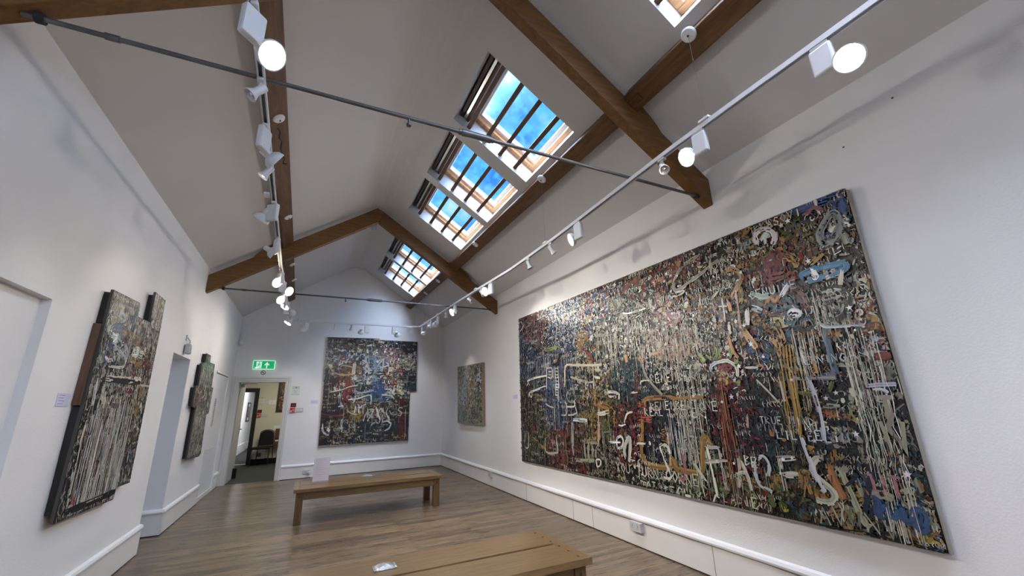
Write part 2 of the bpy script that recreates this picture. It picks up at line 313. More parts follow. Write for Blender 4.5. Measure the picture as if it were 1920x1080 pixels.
# doorway architrave
def ring(mb,x0,x1,z1,w,y0,y1,M_=None):
    mb.box(x0,x0+w,y0,y1,0,z1); mb.box(x1-w,x1,y0,y1,0,z1); mb.box(x0+w,x1-w,y0,y1,z1-w,z1)
e=thing('door_1','white moulded door frame with its door standing open under the exit sign','door',(-.91,YF,0)); e['kind']='structure'
mb=MB(); ring(mb,-1.468,-.368,2.142,.045,YF-.035,YF); ring(mb,-1.43,-.405,2.10,.05,YF-.022,YF+.0); mb.build('door_frame',M['door'],e,bevel=.004)
mb=MB(); mb.box(-1.385,-1.35,YF-.012,YF+.175,0,2.05); mb.box(-.475,-.44,YF-.012,YF+.175,0,2.05); mb.box(-1.35,-.475,YF-.012,YF+.175,2.02,2.05); mb.build('door_lining',M['door'],e)
lf=MB().box(-1.375,-1.33,YF+.17,YF+1.03,.01,2.02).build('door_leaf',mat('door_leaf_paint',(.40,.40,.37),.5),e,bevel=.003)
h=MB(); h.tube([(-1.33,YF+.95,1.03),(-1.285,YF+.95,1.03),(-1.285,YF+.84,1.035)],.011,8); h.box(-1.331,-1.322,YF+.925,YF+.975,.93,1.13); h.build('handle',M['grey'],lf,smooth=True)
h=MB(); h.box(-1.33,-1.27,YF+.2,YF+.42,1.93,1.99); h.box(-1.29,-1.26,YF+.30,YF+.34,1.98,2.0); h.box(-1.3,-1.02,YF+.13,YF+.16,1.985,2.0); h.build('door_closer',M['grey'],lf)
MB().box(-1.33,-1.26,YF+.80,YF+.90,.02,.22).build('door_holder',M['black'],lf)
# cupboard door in the left wall
e=thing('door_2','flush white cupboard door in the wall beside the open doorway','door',(XL,9.38,0)); e['kind']='structure'
MB().box(XL-.019,XL-.006,8.80,9.96,.06,2.07).build('door_leaf',M['rail'],e)
MB().box(XL-.006,XL+.014,8.77,9.99,2.085,2.112).box(XL-.006,XL+.010,9.965,9.995,.0,2.09).box(XL-.006,XL-.001,8.8,9.96,.80,.808).build('door_frame',M['rail'],e)
MB().box(XL-.02,XL+.004,8.78,9.98,.004,.075).build('kick_board',M['skirt'],e)
# blocked doorway panel
e=MB().box(XL-.056,XL-.05,1.9,3.41,0,2.1).build('door_3',M['wall']); tag(e,'blank white panel filling the shallow doorway recess','door',kind='structure')
# skylights
def skylight(k,y0,y1,lab):
    e=thing('window_%d'%k,lab,'skylight',slope_pt((T0+T1)/2,(y0+y1)/2,.1)); e['kind']='structure'
    def sb(mb,t0,t1,a,b,n0,n1): slab(mb,t0,t1,a,b,1,n0,n1)
    f=MB(); w=.07; g=.012
    for (a,b,c,d) in ((T0,T0+.16,y0,y1),(T1-.055,T1,y0,y1),(T0+.16,T1-.055,y0,y0+w),(T0+.16,T1-.055,y1-w,y1)): sb(f,a,b,c,d,.19,.30)
    fo=f.build('window_frame',M['framepine'],e,bevel=.006)
    s=MB(); a0=T0+.175;a1=T1-.07;b0=y0+w+.012;b1=y1-w-.012;v=.045
    for (a,b,c,d) in ((a0,a0+v,b0,b1),(a1-v,a1,b0,b1),(a0+v,a1-v,b0,b0+v),(a0+v,a1-v,b1-v,b1)): sb(s,a,b,c,d,.225,.285)
    so=s.build('sash',M['rail'],e,bevel=.004)
    p=MB(); sb(p,a0+v,a1-v,b0+v,b1-v,.262,.266); p.build('pane',M['glass'],so)
    x=MB(); sb(x,T0+.022,T0+.06,y0+.03,y1-.01,.10,.185); x.build('vent_flap',M['browndark'],e)
    x=MB(); sb(x,T0+.075,T0+.105,y0+.03,y1-.03,.11,.13); x.build('control_bar',mat('silver_bar',(.6,.6,.6),.3,.9),e)
    x=MB(); sb(x,T0+.12,T0+.15,y0+.02,y1-.01,.10,.19); x.build('vent_flap',M['bar'],e)
    for t in (.70,.94,1.18,1.42):
        x=MB(); sb(x,t-.022,t+.025,y0+.001,y1-.001,.035,.085); x.build('louvre_bar',M['bar'],e)
SKL={3:'skylight nearest the viewer, just above the near purlin end',4:'large skylight crossed by the tie rod, first of three together',5:'middle skylight of the three between the roof trusses',6:'smallest looking of three skylights together, next to the far truss',7:'skylight just beyond the far truss, partly behind its rafter',8:'last skylight, nearest the gable wall'}
for k,(y0,y1) in enumerate(SKY):
    if k>=3: skylight(k-2,y0,y1,SKL[k])
# ================================================================= ROOF TIMBERS
def truss(y0,y1,lab):
    e=thing('roof_truss',lab,'roof truss',(XM,(y0+y1)/2,3.1),'roof trusses')
    Y=lambda y:(lambda x,z:(x,y,z))
    zb=lambda x:3.072+SL*((x-XL) if x<XM else (XR-x)); zt=lambda x:zb(x)+.262
    l=MB().prism([(XL,zb(XL)),(XL,zt(XL)),(XM-.02,zt(XM)-.012),(XM+.10,zt(XM+.10)-.0),(XM+.015,zb(XM)-.01)],Y(y0),Y(y1)).build('rafter',M['oak'],e,bevel=.008)
    r=MB().prism([(XR,zb(XR)),(XR,zt(XR)),(XM+.103,zt(XM+.103)),(XM+.018,zb(XM+.018))],Y(y0+.004),Y(y1-.004)).build('rafter',M['oak'],e,bevel=.008)
    for sgn,xa,xb in ((1,2.31,2.62),(-1,-.97,-.66)):       # curved cleats behind the purlins
        if sgn>0: poly=[(xa,zt(xa)-.01),(xa,zt(xa)+.085),(xa+.08,zt(xa+.08)+.088),(xa+.19,zt(xa+.19)+.07),(xa+.26,zt(xa+.26)+.035),(xb,zt(xb)-.01)]
        else: poly=[(xb,zt(xb)-.01),(xb,zt(xb)+.085),(xb-.08,zt(xb-.08)+.088),(xb-.19,zt(xb-.19)+.07),(xb-.26,zt(xb-.26)+.035),(xa,zt(xa)-.01)]
        MB().prism(poly,Y(y0+.01),Y(y1-.01)).build('cleat',M['oak'],e)
    ym=(y0+y1)/2
    MB().tube([(-1.33,ym,3.163),(3.06,ym,3.163)],.0125,10).build('tie_rod',M['steel'],e,smooth=True)
    t=MB().tube([(.76,ym,3.163),(.97,ym,3.163)],.024,12).tube([(.74,ym,3.163),(.76,ym,3.163)],.019,12).tube([(.97,ym,3.163),(.99,ym,3.163)],.019,12); t.build('turnbuckle',M['steel'],e,smooth=True)
    MB().tube([(-1.045,ym,3.163),(-.99,ym,3.163)],.017,10).build('rod_coupling',M['steel'],e,smooth=True)
    MB().tube([(.41,ym,3.163),(.41,ym,3.118)],.008,8).lathe([(.001,.0),(.016,.006),(.016,.02),(.001,.026)],Matrix.Translation((.41,ym,3.098)),12).build('hook',M['steel'],e,smooth=True)
    for sx in (1,-1):
        x=2.97 if sx>0 else -1.255
        MB().tube([(x,ym,3.163),(x+.03*sx,ym,3.163)],.026,12).build('washer',M['dark'],e,smooth=True)
    return e
truss(2.18,2.29,'nearest timber roof truss, crossing above the viewer with a steel tie rod')
truss(6.98,7.09,'far timber roof truss with its whole peak in view and thin tie rod')
def purlin(side,y0,y1,x0,x1,lab):   # x0,x1: ridge-side lower edge at each end
    e=thing('roof_purlin',lab,'purlin',((x0+x1)/2,(y0+y1)/2,3.9),'roof purlins')
    W=.172
    def sec(x,y):
        zc=ceil_z(x); out=[]
        t=abs(x-XM)/NC
        for tt,n in ((0,-.137),(W,-.137),(W,.0),(0,.0)):
            # place so that the lower ridge-side corner sits at x
            s=slope_pt(t+.137*SL+tt,y,n,side); out.append(s)
        return out
    a,b=sec(x0,y0),sec(x1,y1)
    mb=MB().add(a+b,[(0,1,2,3),(7,6,5,4),(0,4,5,1),(1,5,6,2),(2,6,7,3),(3,7,4,0)])
    mb.build('beam',M['oaky'],e,bevel=.010)
    def tenon(y,sg):
        x=x0+(x1-x0)*(y-y0)/(y1-y0); t=abs(x-XM)/NC+.137*SL
        g=MB()
        for (ta,tb,ya,yb) in ((.055,.060,0,.13),(.060,.115,.125,.131),(.112,.117,.06,.13)):
            vs=[slope_pt(t+tt,y+sg*yy,n,side) for n in (-.1375,-.1385) for tt,yy in ((ta,ya),(tb,ya),(tb,yb),(ta,yb))]
            g.add(vs,[(0,1,2,3),(7,6,5,4),(0,4,5,1),(1,5,6,2),(2,6,7,3),(3,7,4,0)])
        g.build('tenon_joint',M['dark'],e)
        for tt in (-.018,W+.004):
            for yy in (.07,.15):
                vs=[slope_pt(t+a,y+sg*(yy+b),n,side) for n in (-.085,-.06) for a,b in ((0,0),(.014,0),(.014,.02),(0,.02))]
                MB().add(vs,[(0,1,2,3),(7,6,5,4),(0,4,5,1),(1,5,6,2),(2,6,7,3),(3,7,4,0)]).build('peg',M['browndark'],e)
    if y1<10: tenon(y1,-1)
    if y0>0: tenon(y0,1)
    return e
purlin(1,YB,2.18,2.20,2.185,'purlin running overhead from the nearest truss, skylight side')
purlin(1,2.29,6.98,2.18,2.14,'purlin between the two trusses below three skylights')
purlin(1,7.09,10.57,2.13,2.07,'purlin beyond the far truss below two skylights')
purlin(-1,YB,2.18,-.37,-.385,'purlin running overhead from the nearest truss, away from the skylights')
purlin(-1,2.29,6.98,-.39,-.43,'long purlin between the two trusses beside the track, away from skylights')
purlin(-1,7.09,10.57,-.43,-.48,'short purlin beyond the far truss, away from the skylights')
# dried vine-like scrawl of old cable by the purlin
MB().tube([(-.476,3.745,3.87),(-.462,3.80,3.875),(-.472,3.88,3.862),(-.455,3.95,3.872),(-.468,4.05,3.86),(-.462,4.15,3.865),(-.448,4.25,3.872),(-.46,4.34,3.862),(-.43,4.36,3.88)],.006,6).build('loose_flex',M['black'],None)
tag(D.objects['loose_flex'],'short black crinkled flex along the purlin beside a white rose','cable')
# ================================================================= LIGHTING TRACK
def trackz(y):   # the suspended track sags a little between cables
    P=[(YB,3.16),(.8,3.15),(1.6,3.15),(3.5,3.075),(4.5,3.07),(5.5,3.11),(7,3.15),(8,3.17),(9.3,3.19)]
    for (a,b),(c,d) in zip(P,P[1:]):
        if a<=y<=c: return b+(d-b)*(y-a)/(c-a)
    return P[-1][1]
def lx(y): return -.38-.08*min(1,max(0,(y-1.7)/4.0))
def lz(y): return 3.14
RX=2.195; FY=9.27
def track(pts,lab,sideways=False):
    e=thing('lighting_track',lab,'track',pts[len(pts)//2],'ceiling lighting tracks')
    def sweep(x0,x1,z0,z1):
        mb=MB(); V=[]
        for p in pts:
            for dx,dz in ((x0,z0),(x1,z0),(x1,z1),(x0,z1)):
                V.append((p[0],p[1]+dx,p[2]+dz) if sideways else (p[0]+dx,p[1],p[2]+dz))
        F=[(0,1,2,3)]
        for i in range(len(pts)-1):
            b=4*i
            for j in range(4): k=(j+1)%4; F.append((b+j,b+k,b+4+k,b+4+j))
        F.append(tuple(4*(len(pts)-1)+j for j in (3,2,1,0)))
        return mb.add(V,F)
    m=sweep(-.0175,.0175,.0,.014); 
    for a,b in ((-.0175,-.0095),(.0095,.0175)):
        q=sweep(a,b,-.018,.0); m.add(q.v,q.f)
    m.build('channel',M['white'],e); sweep(-.0095,.0095,-.004,.0).build('conductor_slot',mat('slot_grey',(.09,.09,.095),.5),e)
    return e
ysR=[YB+.3+i*.55 for i in range(26) if YB+.3+i*.55<9.2]+[9.235]
tR=track([(RX,y,trackz(y)) for y in ysR],'white lighting track hung along the huge painting wall')
ysL=[YB+.3+i*.7 for i in range(20) if YB+.3+i*.7<9.1]+[9.245]
tL=track([(lx(y),y,lz(y)) for y in ysL],'white lighting track hung beside the purlin opposite the skylights')
tF=track([(-.43,FY,3.168),(.8,FY,3.17),(1.98,FY,3.172),(RX,FY,3.185)],'short white lighting track across the gable end',True)
MB().box(2.02,2.07,FY-.022,FY+.022,3.150,3.20).build('track_connector',M['white'],tF)
MB().box(RX-.03,RX+.03,FY-.03,FY+.03,3.165,3.21).build('track_corner',M['white'],tF)
M['wire']=mat('wire',(.16,.16,.16),.4)
def cable(x,y,zt_,zb_,lab,side):
    e=thing('suspension_cable',lab,'cable hanger',(x,y,zb_),'track suspension cables')
    nrm=Vector((side*SL*NC,0,NC)); top=Vector((x,y,zt_))
    Mx=frame_to(top,-nrm)
    MB().lathe([(.001,.0),(.052,.0),(.054,.008),(.045,.020),(.020,.026),(.001,.027)],Mx,24).build('ceiling_rose',M['whiteplastic'],e,smooth=True)
    MB().lathe([(.001,.026),(.007,.026),(.006,.034),(.001,.034)],Mx,10).build('cord_grip',M['dark'],e)
    MB().tube([top-nrm*.02,(x,y,zb_+.03)],.0009,6).build('wire',M['wire'],e)
    MB().tube([(x,y,zb_+.055),(x,y,zb_+.03)],[.003,.007],8).build('gripper',M['grey'],e)
    MB().box(x-.02,x+.02,y-.04,y+.04,zb_+.0148,zb_+.034).build('track_clip',M['white'],e,bevel=.004)
def under(x,side): 
    # underside of the purlin at this x
    return ceil_z(x)-.137/NC
names=['nearest','second','third','fourth','last']
for i,y in enumerate((1.485,3.58,5.72,7.87,8.88)): cable(2.19,y,under(2.19,1)+.002,trackz(y),'round white rose and cable, %s along the skylight side purlin'%names[i],1)
for i,y in enumerate((3.68,5.85,7.93,8.94)): cable(-.475+.0*i,y,under(-.475,-1)+.002,lz(y),'round white rose and cable, %s along the purlin opposite the skylights'%['nearest','second','third','last'][i],-1)
tag(MB().tube([(-.33,FY,3.21),(-.33,FY,3.99)],.0009,6).tube([(-.33,FY,3.22),(-.33,FY,3.182)],[.003,.008],8).build('suspension_wire',mat('wire2',(.3,.3,.3),.4)),'thin wire holding the start of the gable end track','cable hanger')
tag(MB().tube([(2.045,FY,3.235),(2.05,FY,3.95)],.0009,6).tube([(2.045,FY,3.24),(2.045,FY,3.198)],[.003,.008],8).build('suspension_wire',mat('wire3',(.3,.3,.3),.4)),'thin wire holding the track corner near the gable','cable hanger')
# ---------------------------------------------------------------- spotlights
AIMS={}
def big_spot(A,H,aim,lab,group,lit=None,along='y',power=0,col=(1,.93,.84),cone=62):
    A=Vector(A);H=Vector(H);d=(Vector(aim)-H).normalized()
    e=thing('track_spotlight',lab,'spotlight',(A.x,A.y,A.z),group)
    z1=A.z-.036;z0=A.z-.19; u=Vector((H.x-A.x,H.y-A.y,0)); u=u.normalized(); v=Vector((-u.y,u.x,0))
    Bx=Matrix(((u.x,v.x,0,A.x),(u.y,v.y,0,A.y),(0,0,1,0),(0,0,0,1)))       # the gear box swivels under the track
    ax,ay=(.015,.042) if along=='y' else (.042,.015)
    MB().box(A.x-ax,A.x+ax,A.y-ay,A.y+ay,A.z-.036,A.z-.0185).build('adapter',M['white'],e,bevel=.003)
    MB().box(-.052,.052,-.019,.019,z0,z1,Bx).build('gear_box',M['white'],e,bevel=.010)
    back=H-d*.045
    st=Bx@Vector((.047,0,z0+.035))
    MB().tube([st,back-d*.01],.011,10).build('pivot_arm',M['white'],e,smooth=True)
    Mx=frame_to(H,d)
    hd=MB().lathe([(.001,-.095),(.024,-.095),(.027,-.088),(.027,-.045),(.040,-.038),(.060,-.020),(.067,.004),(.067,.012),(.061,.012),(.058,.002),(.050,-.012),(.001,-.018)],Mx,32).build('lamp_head',M['white'],e,smooth=True)
    if lit:
        MB().lathe([(.001,.008),(.059,.008),(.059,.003),(.001,.003)],Mx,28).build('lens',M[lit],hd,smooth=True)
    else:
        MB().lathe([(.001,-.016),(.03,-.013),(.055,.001)],Mx,28).build('reflector',M['reflector'],hd,smooth=True)
        MB().lathe([(.001,.010),(.016,.008),(.018,-.01),(.001,-.012)],Mx,16).build('bulb_cap',M['white'],hd,smooth=True)
        MB().box(-.058,.058,-.004,.004,.004,.009,Mx).build('cross_bar',M['white'],hd)
    if power:
        l=light('spot_beam','SPOT',H+d*.03,d,power,col,spot_size=math.radians(cone),spot_blend=.75,shadow_soft_size=.035); attach(l,e)
    return e
def mini_spot(A,aim,lab,group,H=None,lit=False,power=0,cone=60):
    A=Vector(A); e=thing('mini_spotlight',lab,'spotlight',A,group)
    H=Vector(H) if H else A+Vector((0,0,-.13)); d=(Vector(aim)-H).normalized()
    MB().box(A.x-.016,A.x+.016,A.y-.03,A.y+.03,A.z-.036,A.z-.0185).build('adapter',M['white'],e,bevel=.003)
    MB().tube([(A.x,A.y,A.z-.03),(A.x,A.y,A.z-.075)],.0075,8).build('stem',M['white'],e,smooth=True)
    c=Vector((A.x,A.y,A.z-.085)); Mx=frame_to(c,d)
    hd=MB().lathe([(.001,-.040),(.020,-.038),(.022,-.030),(.022,.022),(.028,.040),(.037,.056),(.038,.062),(.034,.062),(.026,.044),(.018,.03),(.001,.03)],Mx,24).build('lamp_head',M['white'],e,smooth=True)
    MB().lathe([(.001,.058),(.012,.052),(.016,.036),(.001,.034)],Mx,16).build('bulb',M['lampdim'] if lit else M['reflector'],hd,smooth=True)
    if power:
        l=light('mini_beam','SPOT',c+d*.075,d,power,(1,.92,.82),spot_size=math.radians(cone),spot_blend=.8,shadow_soft_size=.02); attach(l,e)
    return e
GR='spotlights on the track along the huge painting wall'; GL='spotlights on the track opposite the skylights'; GF='spotlights on the gable end track'
def R_(y): return (RX,y,trackz(y))
P0=20
big_spot(R_(.80),(2.19,.70,2.955),(-1.2,.2,1.2),'big lit spotlight with warm halo, nearest on its track','',lit='lampwarm',power=P0,col=(1,.88,.74))
big_spot(R_(1.55),(2.19,1.66,3.0),(-1.45,2.2,1.0),'big lit spotlight under the near truss foot','',lit='lampwarm',power=P0)
mini_spot(R_(1.88),(1.2,.6,.9),'small unlit spotlight showing its bulb, beside the near tie rod end','')
big_spot(R_(2.97),(2.185,3.08,2.94),(-1.4,4.4,1.3),'big spotlight seen edge on, first beyond the near truss','',lit='lampdim',power=P0,col=(1,.95,.88))
mini_spot(R_(3.48),(3.1,3.2,1.6),'small spotlight tilted at the wall beside a track cable','',power=12)
mini_spot(R_(3.99),(2.9,3.6,.6),'small spotlight pointing down, farther along than the cable','',power=10)
big_spot(R_(5.13),(2.17,5.28,2.985),(-1.4,4.6,1.3),'big brightly lit spotlight in front of the far truss foot','',lit='lamp',power=P0,col=(1,.96,.9))
mini_spot(R_(5.49),(2.9,4.6,1.6),'small spotlight with round back behind the bright one','',power=16,cone=80)
mini_spot(R_(6.02),(3.07,4.9,1.9),'small slim spotlight just before the far tie rod','',power=45,cone=92)
big_spot(R_(6.76),(2.19,6.89,3.02),(-1.4,6.3,1.2),'big brightly lit spotlight at the far tie rod','',lit='lamp',power=P0)
mini_spot(R_(7.31),(2.6,7.9,1.2),'small dark spotlight just beyond the far tie rod','',power=10)
big_spot(R_(7.85),(2.19,8.0,2.99),(2.5,9.9,1.5),'big spotlight with visible reflector beside the fourth cable','')
big_spot(R_(8.35),(2.19,8.48,3.04),(3.06,8.5,1.6),'big spotlight aimed at the small painting','',lit='lampdim',power=18,cone=60)
big_spot(R_(9.12),(2.19,8.95,2.96),(1.3,10.5,1.8),'last big spotlight at the corner of the track','',lit='lampdim',power=16,cone=70)
P0=88
def L_(y): return (lx(y),y,lz(y))
big_spot((-.372,1.735,3.14),(-.300,1.81,2.965),(1.7,.2,1.0),'big brightly lit spotlight overhead, nearest by the purlin','',lit='lamp',power=P0,col=(1,.95,.92))
mini_spot(L_(2.20),(-1.5,2.0,1.6),'small unlit bell spotlight hanging at the near tie rod','')
big_spot(L_(2.62),(-.34,2.75,2.97),(3.0,4.4,1.0),'big spotlight turned away with curved body, below the black flex','',power=P0,cone=88)
mini_spot(L_(3.06),(-1.4,3.2,1.4),'small warm bell spotlight behind the curved one','',lit=True,power=10)
big_spot(L_(3.72),(-.50,3.78,2.985),(-1.45,4.6,1.5),'big spotlight with shiny reflector before the far truss','',power=11,cone=90)
big_spot(L_(4.55),(-.465,4.62,2.98),(3.0,5.3,1.1),'big spotlight with round back seen over the far rafter','',power=P0,cone=88)
big_spot(L_(5.75),(-.50,5.80,2.985),(2.9,2.4,.9),'big warm lit spotlight beneath the far rafter','',lit='lampwarm',power=P0,cone=88)
big_spot(L_(6.15),(-.375,6.20,2.985),(3.0,3.3,.9),'big lit spotlight just in front of the far tie rod','',lit='lamp',power=P0,cone=88)
big_spot(L_(6.70),(-.50,6.74,2.985),(2.4,3.4,.3),'big lit spotlight just beyond the far tie rod','',lit='lamp',power=P0,col=(1,.97,.86),cone=88)
big_spot(L_(7.15),(-.46,7.19,2.985),(-1.4,6.4,1.2),'lit spotlight seen nearly edge on below the rod','',lit='lamp',power=4,cone=60)
big_spot(L_(7.62),(-.38,7.66,2.985),(.6,10.4,1.9),'big spotlight with shiny reflector at the purlin end','',power=20,cone=56)
big_spot(L_(8.35),(-.46,8.47,2.965),(-1.4,8.2,1.4),'last spotlight of its row with glowing slanted lens','',lit='lamp',power=5,cone=66)
def F_(x): return (x,FY,3.17)
big_spot(F_(-.17),(-.215,FY-.04,2.985),(-.4,10.4,1.5),'big spotlight at the start of the gable track','',along='x',power=14,cone=64)
mini_spot(F_(.378),(.3,10.3,1.2),'small spotlight, first of two side by side on the gable track','',power=6)
mini_spot(F_(.70),(.6,10.3,1.2),'small spotlight, second of two side by side on the gable track','',power=6)
big_spot(F_(1.02),(.90,FY-.03,2.98),(1.0,10.5,1.5),'big spotlight over the middle of the gable painting','',along='x',power=20,cone=64)
big_spot(F_(1.60),(1.675,FY+.02,2.965),(2.3,10.5,1.7),'big spotlight with lit slanted lens above the gable painting','',lit='lampdim',along='x',power=20,cone=64)
mini_spot(F_(1.965),(1.9,10.3,1.0),'small spotlight near the track corner above the gable painting','',lit=True,power=6)
for o in D.objects:
    if o.name.startswith(('track_spotlight','mini_spotlight')) and o.type=='EMPTY':
        o['group']=GF if abs(o.location.y-FY)<.01 else (GR if o.location.x>1 else GL)
BIG_REGIONS=[((4.74, 2.515), 'blue pale dark'), ((5.352, 2.469), 'dark red grey'), ((3.778, 2.588), 'dark red blue cream'), ((3.131, 2.666), 'dark red dark cream'), ((2.711, 2.542), 'red dark ochre'), ((2.24, 2.5), 'dark maroon dark cream'), ((1.917, 2.623), 'ochre dark cream'), ((1.633, 2.556), 'green ochre dark'), ((1.298, 2.617), 'blue cream pink dark'), ((1.247, 2.29), 'maroon cream dark'), ((1.773, 2.265), 'red dark red'), ((2.792, 2.084), 'pink cream peach grey'), ((3.355, 2.305), 'khaki grey dark'), ((3.66, 2.058), 'grey cream dark'), ((5.562, 2.008), 'grey blue dark dark'), ((5.789, 1.38), 'dark maroon olive dark'), ((4.861, 1.439), 'blue violet dark'), ((4.822, 1.79), 'blue violet grey'), ((4.106, 1.735), 'cream teal dark ochre'), ((3.978, 1.184), 'ochre olive dark'), ((3.469, 1.574), 'teal dark teal'), ((3.456, 1.144), 'red dark maroon'), ((3.036, 1.062), 'navy dark navy'), ((2.661, 1.438), 'dark navy cream grey'), ((2.351, 1.643), 'crimson cream dark'), ((2.351, 1.261), 'crimson maroon dark'), ((2.243, 0.989), 'maroon violet dark'), ((2.027, 1.227), 'teal maroon dark'), ((1.726, 1.929), 'blue navy teal'), ((1.917, 1.966), 'navy ochre dark red'), ((1.841, 1.56), 'teal dark maroon'), ((1.43, 2.015), 'grey cream dark dark'), ((1.46, 1.598), 'maroon dark dark cream'), ((1.236, 1.833), 'ochre red cream'), ((1.266, 1.579), 'cream pink teal khaki'), ((1.308, 1.394), 'navy khaki dark'), ((1.255, 1.186), 'navy khaki khaki dark'), ((1.236, 0.965), 'navy teal maroon dark'), ((1.236, 0.728), 'khaki blue ochre'), ((1.492, 0.702), 'ochre khaki dark brown'), ((1.479, 0.994), 'khaki navy dark teal'), ((1.903, 0.748), 'olive brown dark teal'), ((2.289, 0.758), 'green olive dark red'), ((2.783, 0.771), 'dark khaki green dark'), ((3.285, 0.804), 'dark cream dark'), ((3.846, 0.799), 'dark khaki dark brown'), ((4.808, 0.772), 'brown red dark'), ((5.671, 0.773), 'dark olive dark'), ((1.738, 1.2), 'dark navy ochre dark'), ((2.412, 1.875), 'dark maroon peach cream'), ((2.309, 2.135), 'grey dark ochre'), ((1.345, 2.402), 'maroon brown dark ochre'), ((1.694, 1.732), 'ochre dark maroon')]
FAR_REGIONS=[((0.606, 2.838), 'dark teal khaki maroon'), ((1.335, 2.862), 'teal brown cream dark'), ((2.113, 2.889), 'dark teal maroon'), ((0.626, 2.586), 'blue pale cream teal'), ((1.792, 2.678), 'pink cream violet'), ((2.263, 2.489), 'khaki dark cream'), ((0.416, 2.334), 'khaki brown dark'), ((0.768, 2.276), 'ochre brown brown'), ((1.359, 2.473), 'blue pale grey'), ((1.383, 2.092), 'blue pale cream'), ((1.823, 2.092), 'ochre cream red'), ((2.282, 2.027), 'navy dark teal'), ((0.324, 2.091), 'maroon dark'), ((0.748, 1.788), 'red red cream dark'), ((1.152, 1.905), 'teal khaki pale dark'), ((1.525, 1.778), 'blue blue teal'), ((1.899, 1.836), 'cream khaki dark'), ((0.366, 1.616), 'olive dark dark'), ((0.549, 1.436), 'dark navy maroon'), ((1.075, 1.301), 'ochre olive dark'), ((1.429, 1.35), 'brown khaki dark'), ((1.924, 1.334), 'dark navy khaki'), ((2.116, 1.328), 'red maroon dark'), ((0.418, 1.037), 'dark dark olive'), ((1.332, 0.995), 'navy dark teal'), ((0.866, 1.016), 'brown dark khaki'), ((1.943, 0.966), 'dark navy teal'), ((0.394, 0.702), 'brown maroon dark'), ((1.234, 0.708), 'teal navy dark khaki'), ((1.955, 0.724), 'maroon dark khaki'), ((2.132, 0.957), 'red maroon dark')]
